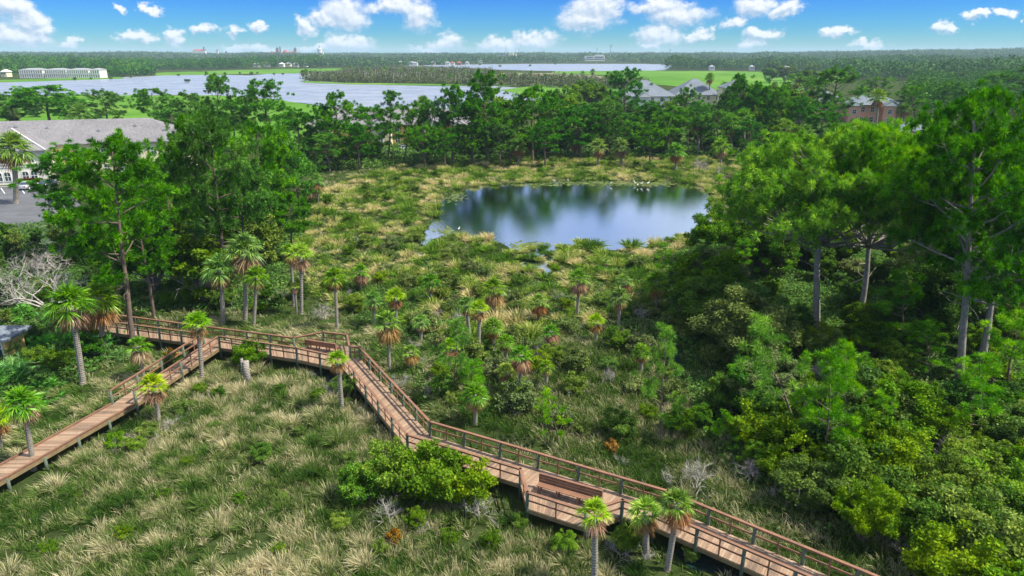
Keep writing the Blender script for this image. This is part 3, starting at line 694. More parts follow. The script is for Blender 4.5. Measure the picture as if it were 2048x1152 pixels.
def put_pine(xb, yb, xt, yt, w, kind, var, label=None, look='tall green pine', where=None, group=None):
    B = at(xb, yb); h = zat(B[1], yt); Xt = Xat(B[1], h, xt); bh, bw = BASE[kind]
    wm = w / pxm(B[1], h * .8); L = math.hypot(h, Xt - B[0]); ty = math.atan2(Xt - B[0], h)
    trk, crn = pv(kind, var)
    # rotation about Y tilts along X after spinning round Z: use a matrix-free order
    t = place('pine_tree', 'pine tree', [('trunk', trk), ('crown', crn)], B[0], B[1], (wm / bw, wm / bw, L / bh * (1.02 if kind == 'umb' else .96)), rng.uniform(0, 6.28), look, where, label, group, (0, ty)); t.rotation_mode = 'ZYX'
    return t
for a in [
    (396, 590, 366, 197, 132, 'near', 0, 'tall reddish trunked pine behind the left of the boardwalk, topmost crown of the trio'),
    (447, 600, 432, 213, 165, 'near', 1, 'tall open crowned pine rising behind the pair of palms left of the grassy clearing'),
    (268, 705, 205, 252, 215, 'near', 2, 'leaning vine clad pine standing beside the start of the boardwalk'),
    (308, 637, 288, 380, 125, 'near', 0, 'thin pine with bare white lower branches near the boardwalk start'),
    (215, 520, 160, 285, 190, 'near', 1, 'bushy pine in front of the parking lot and cream apartments'),
    (292, 500, 270, 318, 120, 'near', 2, 'bushy pine half covering the long grey apartment roof'),
    (345, 530, 334, 300, 105, 'near', 1, 'middle height pine between the leaning vine clad pine and the tall reddish pine'),
    (585, 520, 576, 375, 85, 'near', 2, 'shorter pine at the clearing edge behind the straight yellow green palm'),
    (420, 500, 412, 322, 100, 'near', 0, 'pine filling the gap behind the two tallest left hand pines'),
    (238, 600, 222, 425, 100, 'near', 1, 'low pine tucked behind the leaning vine clad pine'),
    (132, 500, 120, 372, 66, 'near', 2, 'small pine at the right side of the car park'),
    (560, 470, 548, 240, 120, 'mid', 0, 'dense pine at the clearing edge, left of the twin dead palms'),
    (520, 520, 500, 232, 130, 'mid', 1, 'dense pine between the tall trio and the clearing edge'),
    (605, 440, 582, 290, 95, 'dark', 0, 'slanting wall like pine at the very edge of the pond clearing'),
    (490, 570, 476, 300, 130, 'mid', 2, 'full bodied pine just behind the trio of tall palms'),
    (1632, 655, 1625, 250, 350, 'umb', 0, 'huge umbrella shaped pine with forked grey trunk right of the pond'),
    (1716, 665, 1772, 248, 300, 'umb', 1, 'broad pine with twisting trunk just right of the huge umbrella pine'),
    (1918, 765, 1985, 172, 300, 'big', 0, 'tallest pine at the right, thick straight trunk rising from shade'),
    (1962, 735, 2045, 225, 270, 'big', 1, 'tall pine whose trunk stands close behind the thickest right trunk'),
    (2090, 640, 2140, 150, 330, 'big', 2, 'pine at the right edge with only its left limbs in frame'),
    (1322, 880, 1325, 636, 92, 'young', 0, 'bright spindly young pine with tufted top standing over dark grass'),
    (1118, 890, 1104, 768, 62, 'young', 1, 'small bright pom-pom topped pine sapling right of the boardwalk bend'),
    (905, 800, 893, 622, 92, 'young', 2, 'young dark trunked pine right of the ragged skirted palm'),
    (945, 800, 940, 716, 70, 'young', 0, 'low bushy pine sapling beside the dark trunked young pine'),
    (1600, 900, 1548, 610, 150, 'young', 1, 'dense dark green young pine in the shade below the umbrella pine'),
    (1648, 950, 1632, 672, 120, 'young', 2, 'young pine with long candle tufts above the sunlit shrubs'),
    (1690, 925, 1688, 668, 80, 'young', 0, 'slim young pine with bare pole like trunk among right hand shrubs'),
    (1322, 590, 1320, 480, 50, 'young', 1, 'small dark pine sapling at the right near shore of the pond'),
    (1210, 470 + 90, 1208, 512, 34, 'young', 2, 'tiny pine sapling among cordgrass south of the pond'),
]: put_pine(*a)
BELT = [(720, 340, 716, 240, 64, 'dark'), (850, 340, 848, 245, 64, 'mid'), (890, 338, 886, 250, 60, 'dark'), (1000, 338, 998, 245, 66, 'mid'), (1090, 335, 1090, 240, 60, 'dark'), (1300, 335, 1300, 245, 66, 'mid'), (660, 345, 656, 262, 60, 'mid'), (100, 262, 92, 163, 115, 'mid'), (30, 262, 20, 183, 85, 'dark'), (215, 262, 212, 178, 78, 'mid'), (312, 275, 310, 170, 68, 'mid'), (380, 290, 378, 182, 82, 'mid'), (430, 300, 428, 140, 78, 'mid'), (540, 300, 532, 156, 90, 'dark'),
        (470, 300, 468, 195, 72, 'mid'), (135, 262, 140, 190, 80, 'dark'), (340, 285, 345, 210, 80, 'mid'),
        (682, 330, 672, 178, 70, 'mid'), (740, 325, 732, 205, 84, 'mid'), (640, 330, 640, 205, 66, 'dark'), (600, 330, 595, 215, 76, 'dark'), (778, 320, 776, 172, 52, 'cone'), (808, 325, 825, 196, 56, 'mid'), (870, 330, 868, 192, 66, 'dark'),
        (905, 330, 912, 163, 72, 'dark'), (975, 330, 973, 138, 84, 'dark'), (945, 330, 940, 200, 88, 'mid'), (1020, 330, 1015, 215, 86, 'mid'), (1065, 325, 1062, 163, 82, 'mid'), (1110, 320, 1108, 170, 66, 'cone'), (1160, 320, 1160, 205, 84, 'dark'),
        (1215, 315, 1212, 185, 80, 'mid'), (1250, 262, 1247, 133, 84, 'dark'), (1295, 310, 1292, 200, 74, 'dark'), (1335, 315, 1332, 208, 70, 'mid'), (1375, 300, 1372, 170, 58, 'mid'), (1405, 310, 1402, 195, 70, 'dark'), (1440, 315, 1436, 215, 66, 'mid'),
        (1480, 300, 1478, 137, 62, 'cone'), (1520, 300, 1515, 160, 60, 'dark'), (1558, 300, 1555, 165, 62, 'mid'), (1600, 300, 1598, 190, 62, 'dark'), (1670, 272, 1668, 127, 100, 'mid'), (1640, 300, 1640, 205, 72, 'dark'), (1720, 310, 1715, 235, 62, 'mid'),
        (1185, 318, 1180, 235, 60, 'mid'), (1245, 318, 1244, 225, 60, 'mid'), (1500, 318, 1500, 235, 60, 'dark'), (1830, 250, 1832, 165, 70, 'mid'), (1760, 215, 1760, 150, 60, 'mid'), (1900, 235, 1902, 160, 60, 'mid'), (1985, 235, 1990, 140, 70, 'mid'), (2035, 230, 2040, 130, 80, 'mid'),
        (1590, 205, 1590, 145, 50, 'mid'), (1455, 215, 1455, 160, 46, 'mid')]
def where_of(x, y):
    """the landmark a base pixel stands by"""
    if y < 300 and x < 440: return 'between grey apartment roof and river'
    if y < 345 and x < 700: return 'at the left end of the pond belt'
    if y < 345 and x < 960: return 'in front of the yellow apartment building'
    if y < 345 and x < 1230: return 'beyond the left half of the pond'
    if y < 345 and x < 1460: return 'beyond the right half of the pond'
    if y < 345 and x < 1640: return 'left of the salmon coloured houses'
    if y < 345: return 'around the salmon coloured houses'
    if x < 640 and y < 520: return 'between the parking lot and the pond clearing'
    if x < 640 and y < 640: return 'along the far side of the upper boardwalk'
    if x < 450: return 'beside the low branch of the boardwalk'
    if x < 1050 and y < 640: return 'in the cordgrass left of the pond'
    if x < 1340 and y < 640: return 'on the near shore of the pond'
    if x < 860: return 'in front of the boardwalk bend'
    if x < 1340 and y < 880: return 'in the thicket right of the boardwalk bend'
    if x < 1250: return 'in the foreground marsh below the boardwalk'
    if y < 520: return 'under the big right hand pines'
    if y < 620: return 'between the pond shore and the umbrella pine'
    if y < 760: return 'in shade under the umbrella pine trunks'
    if y < 900: return 'halfway down the dark right hand thicket'
    return 'in the sunlit thicket at the lower right'
for i, a in enumerate(BELT):
    xb, yb, xt, yt, w, k = a
    look = {'mid': 'tall green pine', 'dark': 'dark green pine', 'cone': 'narrow pointed pine'}[k]
    put_pine(xb, yb, xt, yt, w * 1.12, k, i % 3, None, look, where_of(xb, yb), 'pines of the tree belt')

# ---- palms: (crown x, crown y, base x, base y, crown radius px, kind)
PALM = {}
def pal(kind, n):
    L = PALM.setdefault(kind, [])
    while len(L) <= n:
        L.append({'sabal': lambda: palm(6, 1.7, 34, 20, boots=True), 'brown': lambda: palm(6, 1.7, 22, 34, skirt=1.0, boots=True), 'young': lambda: palm(4, 1.7, 22, 12, 'palm_young', up=.35, boots=True),
                  'fan': lambda: palm(12, 1.9, 40, 14, tr_r=.20, skirt=.7)}[kind]())
    return L[n]
PB = {'sabal': (6, 1.7), 'brown': (6, 1.7), 'young': (4, 1.7), 'fan': (12, 1.9)}
def put_palm(xc, yc, xb, yb, r, kind, var, label=None, where=None, look='sabal palm'):
    B = at(xb, yb); h = zat(B[1], yc); Xt = Xat(B[1], h, xc); bh, br = PB[kind]; rm = r / pxm(B[1], h); s = rm / br
    L = math.hypot(h, Xt - B[0]); ty = math.atan2(Xt - B[0], h); me = pal(kind, var); t = obj('palm_tree', None, category='palm tree')
    t.location = (B[0], B[1], 0); t.rotation_euler = (0, ty, 0)
    # trunk keeps its own height, fronds keep round
    tr = obj('trunk', me[0], t); tr.scale = (max(.8, s * .9), max(.8, s * .9), L / bh)
    cr = obj('crown', me[1], t); cr.scale = (s, s, s); cr.location = (0, 0, L - bh * s)
    topx = np.array([math.sin(2.1) * bh * .02, math.cos(1.7) * bh * .015 - bh * .015]); a = max(.8, s * .9)
    cr.location = (topx[0] * (a - s), topx[1] * (a - s), L - bh * s)
    if me[2] is not None: d = obj('dead_fronds', me[2], t); d.scale = (s, s, s); d.location = cr.location
    if label: t['label'] = label
    else: queue(t, look, where or where_of(xb, yb), xb); t['group'] = 'palms of the marsh and woods'
for i, a in enumerate([
    (137, 600, 166, 768, 56, 'sabal', 'leaning sabal palm with full green crown left of the boardwalk start'),
    (197, 590, 205, 708, 50, 'brown', 'sabal palm with yellowing brown skirt beside the start of the boardwalk'),
    (276, 688, 287, 760, 30, 'brown', 'small yellowish palm between the two boardwalk arms'),
    (394, 642, 404, 762, 34, 'young', 'slender palm with small ragged crown standing where the boardwalk forks'),
    (305, 768, 318, 846, 38, 'young', 'short palm with bright green top beside the low boardwalk branch'),
    (42, 800, 68, 940, 46, 'sabal', 'palm leaning over the low boardwalk end at the left edge'),
    (438, 532, 446, 652, 42, 'sabal', 'tall palm with orange skirt, leftmost of the trio behind the upper boardwalk'),
    (487, 492, 490, 645, 46, 'brown', 'tallest palm of the trio behind the upper boardwalk'),
    (511, 548, 507, 655, 30, 'sabal', 'smallest palm of the trio behind the upper boardwalk'),
    (600, 505, 603, 628, 34, 'young', 'straight palm with yellow green crown at the edge of the marsh clearing'),
    (578, 498, 588, 612, 22, 'brown', 'thin palm half hidden behind the straight yellow green palm'),
    (588, 572, 594, 628, 14, 'young', 'tiny topped palm stem beside the straight yellow green palm'),
    (667, 550, 674, 660, 28, 'sabal', 'lone thin palm behind the far boardwalk bay'),
    (674, 716, 684, 822, 28, 'young', 'small palm rising through shrubs in front of the boardwalk corner'),
    (772, 640, 778, 738, 36, 'brown', 'stout palm with shaggy grey skirt right of the boardwalk corner'),
    (790, 590, 792, 655, 26, 'young', 'low palm with browning fronds behind the shaggy skirted palm'),
    (745, 595, 748, 655, 24, 'sabal', 'low dark palm just left of the browning palm'),
    (985, 573, 986, 635, 32, 'brown', 'rough trunked palm in the middle of the clearing'),
    (930, 606, 940, 690, 24, 'sabal', 'thin palm at the left of the mid clearing pair'),
    (957, 614, 957, 710, 26, 'young', 'thin palm at the right of the mid clearing pair'),
    (1040, 705, 1036, 795, 30, 'brown', 'palm with orange brown skirt above the right bend of the boardwalk'),
    (1155, 553, 1154, 632, 27, 'brown', 'palm with drooping brown collar south of the pond'),
    (1237, 590, 1236, 665, 27, 'sabal', 'dark palm in shrubs south east of the pond'),
    (985, 650, 985, 700, 26, 'sabal', 'low broad palm below the rough trunked palm'),
    (1186, 1022, 1188, 1175, 46, 'young', 'bright yellow green palm standing in front of the near bench'),
    (1287, 1020, 1292, 1110, 48, 'young', 'low yellow green palm between the bench palm and the grey trunked palm'),
    (1350, 1000, 1334, 1140, 44, 'brown', 'grey trunked palm with frayed crown overlapping the boardwalk rail'),
    (948, 785, 950, 850, 34, 'sabal', 'low palm tangled in shrubs above the boardwalk bend'),
    (1310, 560, 1312, 620, 34, 'sabal', 'wide fronded palm at the right end of the near shore'),
    (-6, 832, 0, 900, 40, 'young', 'yellow palm cut by the left edge of the frame'),
    (22, 290, 32, 408, 44, 'fan', 'tall fan palm standing in the parking lot'),
    (130, 258, 137, 312, 32, 'fan', 'tall fan palm in front of the long grey roof, lower of two'),
    (157, 226, 160, 300, 30, 'fan', 'tallest fan palm rising above the long grey roof'),
    (632, 358, 636, 408, 20, 'brown', 'dead orange topped palm at the far left of the pond clearing'),
    (618, 372, 622, 408, 20, 'brown', 'shorter dead orange palm at the far left of the pond clearing'),
    (1752, 192, 1752, 252, 22, 'fan', 'tall palm in front of the salmon coloured house'),
    (1783, 214, 1784, 250, 17, 'sabal', 'short palm at the right corner of the salmon coloured house'),
    (1807, 216, 1806, 252, 17, 'sabal', 'palm furthest right beside the salmon coloured house'),
    (1418, 154, 1417, 215, 13, 'fan', 'tall palm in front of the pale hipped roof house'),
    (845, 205, 848, 315, 22, 'fan', 'tall dark palm rising in front of the yellow apartment building'),
]):
    put_palm(*a[:6], i % 2, label=a[6])
for i, (x, y, r) in enumerate([(648, 285, 34), (1068, 272, 30), (1150, 275, 26), (1285, 262, 26), (1330, 268, 26), (1460, 242, 26), (1486, 232, 24), (1240, 290, 24), (935, 268, 28), (1350, 300, 24), (1440, 290, 24), (1568, 250, 22), (1610, 262, 22), (1035, 290, 22), (1195, 290, 22), (1395, 240, 24)]):
    put_palm(x, y, x + 1, max(y + 42, 311), r, 'sabal', i % 2, look='green palm')
for i, (x, y, r) in enumerate([(860, 560, 24), (1075, 600, 24), (900, 690, 26), (1010, 680, 22), (1100, 660, 22), (1190, 640, 24), (840, 640, 22), (720, 540, 22), (1010, 740, 26), (1280, 700, 24), (820, 700, 22), (1400, 560, 24), (1090, 730, 20), (1245, 560, 22)]):
    put_palm(x, y, x + 1, y + 44, r, ('sabal', 'brown', 'young')[i % 3], i % 2, look='small palm')
for a in [(1960, 900, 1965, 700, 120, 'young', 0), (2010, 820, 2025, 600, 130, 'young', 1), (1800, 700, 1805, 520, 110, 'young', 2), (1870, 620, 1880, 480, 100, 'young', 0), (1560, 560, 1558, 450, 80, 'young', 1), (1700, 820, 1700, 700, 90, 'young', 2), (1470, 640, 1468, 560, 60, 'young', 0), (1500, 560, 1500, 470, 60, 'young', 1), (1440, 600, 1442, 530, 50, 'young', 2), (1540, 760, 1530, 640, 90, 'young', 0), (1750, 900, 1745, 780, 80, 'young', 1), (1490, 820, 1485, 720, 80, 'young', 2), (1860, 760, 1865, 640, 80, 'young', 1), (1450, 900, 1448, 820, 60, 'young', 0)]:
    put_pine(*a, None, 'bright young pine', where_of(a[0], a[1]), 'young pines of the thicket')
# palm stump in front of the upper boardwalk
b = at(497, 770); o = obj('palm_stump', MB().tube([(0, 0, -.2), (0, 0, 1), (.05, 0, 2.1)], [.3, .24, .22], 10).tube([(-.28, 0, .9), (-.3, .1, 2.3)], [.16, .10], 7).mesh('palm_stump', M['palmbark'], True), category='tree stump', label='broken pale palm stump in front of the upper boardwalk')
o.location = (b[0], b[1], 0)

# ---- palmettos
PM = [palmetto() for _ in range(3)]
for i, (x, y, s) in enumerate([(60, 735, 1.3), (30, 760, 1.4), (110, 740, 1.1), (95, 700, 1.3), (150, 690, 1.0), (20, 720, 1.2), (215, 690, 1.1), (170, 650, 1.2), (60, 820, 1.0), (120, 650, 1.3), (240, 720, .8), (40, 640, 1.3), (0, 780, 1.3), (95, 780, 1.0)]):
    p = at(x, y); o = obj('palmetto', PM[i % 3], category='palmetto', group='palmettos left of the boardwalk'); o.location = (p[0], p[1], 0); o.scale = (s, s, s); o.rotation_euler = (0, 0, i); queue(o, 'low green fan leaved palmetto', 'left of the boardwalk start', x)

# ---- broadleaf trees and shrubs
OAK = [blob_tree(8, 7.5, 12000, .23, 'oak', nb=20, r0=.2) for _ in range(4)] + [blob_tree(8, 7.0, 10000, .23, 'shrub', nb=18, r0=.18) for _ in range(2)] + [blob_tree(8, 6.0, 8000, .25, 'greyshrub', nb=16, r0=.16, twigs=4)]
NOAK = [blob_tree(8, 8.0, 46000, .135, l, nb=36, r0=.14, twigs=4, bark='limb') for l in ('oak', 'shrub', 'oak', 'greyshrub')] + [blob_tree(8, 5.5, 30000, .13, 'shrub', nb=26, r0=.12, twigs=4, bark='limb', cb=.35)]
SHR = [blob_tree(2.6, 3.0, 16000, .068, 'shrub', nb=26, r0=.05, cb=.12, twigs=5, bark='twig') for _ in range(3)] + [blob_tree(2.6, 3.0, 14000, .068, 'oak', nb=24, r0=.05, cb=.12, twigs=3) for _ in range(2)]
GSH = [blob_tree(2.0, 2.6, 3600, .10, 'greyshrub', nb=18, r0=.04, cb=.1, twigs=5, bark='twig') for _ in range(3)]
TWG = [twig_bush(1.7, 2.2, 8), twig_bush(1.3, 2.8, 5), twig_bush(2.1, 2.0, 5), twig_bush(1.5, 2.4, 6), twig_bush(1.2, 2.0, 4)]
RUST = blob_tree(1.2, 1.3, 1500, .09, 'rust', nb=10, r0=.03, cb=.1)
TREEPOS = []
def fill(pts, s, kinds, hrange, name, cat, look, group, minD=0, bw=1.6, cap=999, wfac=1.0):
    pg = poly(pts); P = scatter(pg, s, .42); P = P[clear_mask(P, bw) & vis(P, 2, 140)]
    if len(P) > cap: P = P[rng.choice(len(P), cap, replace=False)]
    for p in P:
        v = kinds[rng.integers(len(kinds))]; h = rng.uniform(*hrange)
        if bw < 5 and bwdist(p[None])[0] < 1.0 + h * .45: h = min(h, 1.6)
        base = 8 if any(v is o for o in OAK + NOAK) else (2.6 if any(v is o for o in SHR) else 2.0); k = h / base
        x, y = proj(p[0], p[1])
        if (1530 < x < 1830 and 600 < y < 800) or (1840 < x < 2030 and 690 < y < 900) or (1520 < x < 1780 and 560 < y < 640): k *= min(1, 3.2 / h)
        if 1215 < x < 1465 and y < 305: k *= min(1, 8.0 / h)
        if 1630 < x < 1880 and y < 340: k *= min(1, 5.0 / h)
        if 590 < x < 960 and 280 < y < 350: k *= min(1, 6.8 / h)
        if 10 < x < 190 and 520 < y < 650: k *= min(1, 1.8 / h)
        sx = k * rng.uniform(.85, 1.25) * wfac
        place(name, cat, [('trunk', v[0]), ('crown', v[1])], p[0], p[1], (sx, sx, k), rng.uniform(0, 6.28), look, where_of(x, y), group=group)
    return len(P)
G1_ = 'broadleaf trees of the woods'
n_ = {}
n_['left'] = fill([(235, 440), (330, 400), (560, 380), (600, 430), (590, 500), (540, 585), (430, 620), (230, 605)], 6.0, OAK, (4.5, 8), 'broadleaf_tree', 'tree', 'bushy broadleaf tree', G1_, cap=42)
n_['left2'] = fill([(-80, 492), (235, 470), (235, 605), (60, 640), (-80, 680)], 4.0, OAK, (2.4, 4.4), 'shrub', 'shrub', 'big rounded shrub', 'shrubs along the boardwalk', cap=34)
n_['river'] = fill([(-120, 262), (560, 300), (600, 285), (600, 255), (300, 238), (-120, 232)], 9, OAK, (3.5, 7), 'broadleaf_tree', 'tree', 'rounded broadleaf tree', G1_, cap=22)
n_['belt'] = fill([(590, 345), (760, 336), (900, 320), (1480, 312), (1560, 345), (1640, 300), (1480, 288), (600, 300)], 6.0, OAK, (5, 9), 'broadleaf_tree', 'tree', 'bushy broadleaf tree', G1_, cap=46)
n_['bld'] = fill([(960, 300), (1660, 300), (1660, 232), (1500, 215), (1300, 232), (1230, 205), (960, 262)], 8.0, OAK, (9, 16), 'broadleaf_tree', 'tree', 'rounded broadleaf tree', G1_, cap=44)
n_['rmid'] = fill([(1830, 300), (2300, 330), (2300, 140), (1700, 134), (1500, 137), (1530, 200), (1600, 215), (1640, 175), (1830, 175), (1850, 240)], 17, OAK, (11, 17), 'broadleaf_tree', 'tree', 'rounded broadleaf tree', G1_, cap=62, wfac=1.15)
n_['rfar'] = fill([(1480, 330), (1450, 480), (1560, 500), (2250, 620), (2300, 330), (1700, 300)], 7.0, OAK, (5, 10), 'broadleaf_tree', 'tree', 'shaded broadleaf tree', G1_, cap=32)
n_['rnear'] = fill([(1400, 520), (1360, 600), (1400, 760), (1500, 860), (1560, 800), (2200, 900), (2250, 620), (1560, 500)], 3.9, NOAK, (2.6, 7.6), 'broadleaf_tree', 'tree', 'dense broadleaf tree', G1_, cap=50, wfac=1.1)
n_['rshr'] = fill([(1440, 800), (1480, 960), (1640, 1060), (1800, 1140), (2100, 1300), (2300, 1250), (2250, 880), (1600, 800)], 2.5, SHR + [NOAK[1], NOAK[4]], (2.0, 4.6), 'shrub', 'shrub', 'leafy sunlit shrub', 'shrubs of the thicket', bw=2.4, cap=90, wfac=1.0)
n_['clear'] = fill([(640, 500), (900, 480), (1000, 560), (1300, 520), (1400, 520), (1370, 700), (1200, 650), (1050, 700), (900, 740), (760, 660), (640, 600)], 3.4, SHR[:3] + GSH + GSH, (.9, 2.0), 'shrub', 'shrub', 'low tangled marsh shrub', 'shrubs of the marsh clearing', cap=80)
n_['dark'] = fill([(1050, 690), (1340, 690), (1400, 800), (1440, 950), (1300, 930), (1060, 830)], 3.6, SHR + GSH + GSH, (1.0, 2.2), 'shrub', 'shrub', 'low tangled marsh shrub', 'shrubs of the marsh clearing', cap=34)
n_['thick'] = fill([(820, 740), (1050, 690), (1060, 800), (1000, 850), (900, 830)], 2.6, SHR + GSH, (1.3, 2.4), 'shrub', 'shrub', 'low tangled marsh shrub', 'shrubs of the marsh clearing', cap=30)
n_['lsh'] = fill([(60, 790), (250, 720), (230, 640), (560, 625), (620, 600), (560, 570), (60, 660)], 3.2, SHR, (1.2, 2.4), 'shrub', 'shrub', 'bright green shrub', 'shrubs along the boardwalk', cap=36)
n_['pondsh'] = fill([(600, 480), (640, 400), (780, 345), (900, 330), (1470, 318), (1460, 345), (900, 350), (840, 420), (840, 470)], 7, SHR, (1.0, 2.0), 'shrub', 'shrub', 'small green bush', 'bushes in the cordgrass', cap=40)
print('FILL', n_)
for x, y, s, m, lab in [(790, 985, 1.3, 1, 'large leafy shrub spreading in the foreground marsh'), (865, 1000, 1.5, 0, 'tallest bright shrub right of centre in the foreground marsh'), (935, 1010, 1.2, 2, 'rounded bright shrub next to the deck in the foreground marsh'),
                        (725, 1005, 1.0, 1, 'pale green shrub at the left of the foreground thicket'), (690, 790, .7, 0, 'green shrub in front of the boardwalk corner'), (500, 735, 1.0, 2, 'bright green sapling around the pale stump'),
                        (345, 745, .75, 3, 'small leafy shrub beside the low boardwalk branch'), (300, 880, .55, 0, 'small green shrub below the low boardwalk branch'), (235, 900, .5, 1, 'leafy bush tangled with dead wood at lower left'),
                        (525, 920, .5, 0, 'isolated bright green bush in the foreground grass'), (375, 935, .32, 2, 'tiny bright bush in the lower left grass'), (1250, 1100, .6, 0, 'leafy shrub between the two bright palms at the bottom'),
                        (1130, 1105, .5, 1, 'small leafy bush below the near boardwalk bay'), (1380, 1120, .35, 2, 'small bush beside the grey palm trunk'), (1460, 700, 1.9, 4, 'big dark shrub below the umbrella pine')]:
    p = at(x, y); v = SHR[m]; place('shrub', 'shrub', [('trunk', v[0]), ('crown', v[1])], p[0], p[1], (s, s, s), x, label=lab)
for i, (x, y, s) in enumerate([(430, 860, .3), (560, 1010, .35), (600, 870, .3), (640, 960, .35), (480, 1010, .3), (330, 1000, .3), (250, 1080, .35), (700, 930, .4), (150, 1000, .3), (980, 1100, .45), (900, 1090, .4), (760, 1110, .35), (400, 790, .4), (440, 800, .45), (560, 790, .35), (640, 800, .4), (100, 1110, .35), (560, 1110, .3), (1040, 1060, .4), (830, 1060, .5), (680, 1060, .4), (365, 830, .5), (275, 905, .45)]):
    p = at(x, y); v = SHR[i % 5]; place('shrub', 'shrub', [('trunk', v[0]), ('crown', v[1])], p[0], p[1], (s, s, s), x, 'little leafy bush', 'in the foreground marsh grass', group='little bushes in the marsh grass')
for i, (x, y, s) in enumerate([(120, 540, 3.0), (75, 560, 2.6), (250, 540, 2.0), (370, 830, .8), (300, 890, 1.0), (250, 900, .8), (620, 760, .7), (680, 790, .9), (880, 760, 1.0), (860, 790, 1.0), (920, 650, 1.0), (1060, 640, .9), (970, 640, .9),
                               (1000, 740, .9), (1020, 800, .8), (1070, 720, .8), (1330, 700, 1.0), (1390, 980, 1.0), (1340, 965, .8), (1240, 930, .8), (900, 950, .8), (850, 1060, .8), (770, 1050, .8), (1240, 1110, .9), (1290, 1120, .8), (1120, 600, .9),
                               (1850, 860, 1.6), (1890, 920, 1.4), (1960, 830, 1.6), (1740, 1080, 1.2), (1650, 760, 1.2), (1780, 800, 1.2), (1500, 960, .9), (735, 600, .8), (700, 590, .9), (1010, 600, .9), (870, 640, .9), (960, 1040, .8), (1100, 690, .9), (1170, 720, .8), (1210, 760, .8), (1150, 660, .9), (1280, 640, .9), (1060, 780, .8), (830, 700, .9), (800, 770, .8), (850, 730, .8), (1500, 800, 1.0), (1560, 1000, .9), (1880, 1000, 1.4), (1980, 1060, 1.3), (1820, 1120, 1.1), (1700, 960, 1.2), (520, 780, .7), (410, 800, .7), (350, 860, .8), (720, 830, .6), (650, 640, .9), (560, 600, .9), (1440, 350, 2.2), (1400, 340, 2.0)]):
    p = at(x, y); o = obj('dead_shrub', TWG[i % 5], category='dead shrub', group='bare grey shrubs'); o.location = (p[0], p[1], 0); o.scale = (s * (.8 + .5 * ((i * 37) % 10) / 10), s, s * (.75 + .4 * ((i * 13) % 7) / 7)); o.rotation_euler = (0, 0, i); queue(o, 'bare pale grey twiggy shrub', where_of(x, y), x)
for x, y, s, lab in [(1222, 905, .8, 'rusty orange bush in dark grass beyond the near boardwalk'), (345, 722, .9, 'orange red bush growing against the branch railing'), (790, 1085, .7, 'rust brown bush in the foreground marsh')]:
    p = at(x, y); place('shrub', 'shrub', [('trunk', RUST[0]), ('crown', RUST[1])], p[0], p[1], (s, s, s), 0, label=lab)

DT = twig_bush(6.0, 8.5, 7)
for x, y, s, lab in ((95, 618, 1.0, 'big bare grey branched tree at mid left beside the palmettos'), (25, 610, .75, 'smaller bare grey tree at the left edge of the frame'), (1905, 985, .55, 'dead grey snag tangled in the lower right thicket')):
    p = at(x, y); o = obj('dead_tree', DT, category='dead tree', label=lab); o.location = (p[0], p[1], 0); o.scale = (s, s, s); o.rotation_euler = (0, 0, x)
for i, (x, y, s) in enumerate([(375, 165.5, .55), (357, 152.5, .4), (480, 148.5, .45), (503, 149.5, .5), (515, 148, .4), (548, 150.5, .5), (566, 150, .4), (222, 159, .4), (182, 159.5, .35), (150, 161, .45), (262, 156, .4), (905, 134, .6), (960, 131, .5), (1110, 129.5, .7), (1148, 128.5, .6), (1060, 133, .6), (1000, 134.5, .7), (1200, 127.5, .6), (640, 150, .4), (622, 146, .5)]):
    p = at(x, y); v = OAK[i % 6]; place('shrub', 'shrub', [('trunk', v[0]), ('crown', v[1])], p[0], p[1], (s * 1.5, s, s * .8), i, 'small dark bush on the water edge', 'in the far river', z=.1, group='bushes along the far river')
def undergrowth():
    mb = MB()
    for pts, s, sz, hh in (([(1330, 540), (1340, 700), (1420, 900), (1520, 1010), (1700, 1090), (2050, 1300), (2400, 1200), (2300, 560), (1480, 480)], .30, .16, .9),
                           ([(-80, 470), (560, 375), (610, 430), (600, 520), (560, 620), (230, 625), (250, 720), (60, 800), (-100, 830)], .34, .18, .8),
                           ([(640, 500), (900, 480), (1000, 580), (1340, 520), (1370, 700), (1060, 700), (1040, 840), (880, 830), (720, 660)], .42, .15, .6)):
        P = scatter(poly(pts), s); P = P[clear_mask(P, 1.4) & vis(P)]
        k = 5; Q = np.repeat(P, k, 0); z = rng.uniform(0, hh, len(Q)) * (0.5 + .5 * np.sin(Q[:, 0] * .9) * np.sin(Q[:, 1] * .7))
        Q3 = np.column_stack([Q + rng.normal(size=Q.shape) * s * .6, np.abs(z) + .03]); leaves(mb, Q3, sz, .6)
    P = scatter(poly([(590, 348), (900, 325), (1500, 315), (1720, 330), (2300, 560), (2300, 300), (1650, 215), (1250, 200), (930, 290), (560, 300)]), .8); P = P[vis(P)]
    Q = np.repeat(P, 4, 0); leaves(mb, np.column_stack([Q + rng.normal(size=Q.shape) * .5, rng.uniform(.05, 1.4, len(Q))]), .42, .6)
    obj('undergrowth', mb.mesh('undergrowth', M['oak']), kind='stuff', label='low leafy undergrowth covering the floor of the woods')
undergrowth()
exec_more = True
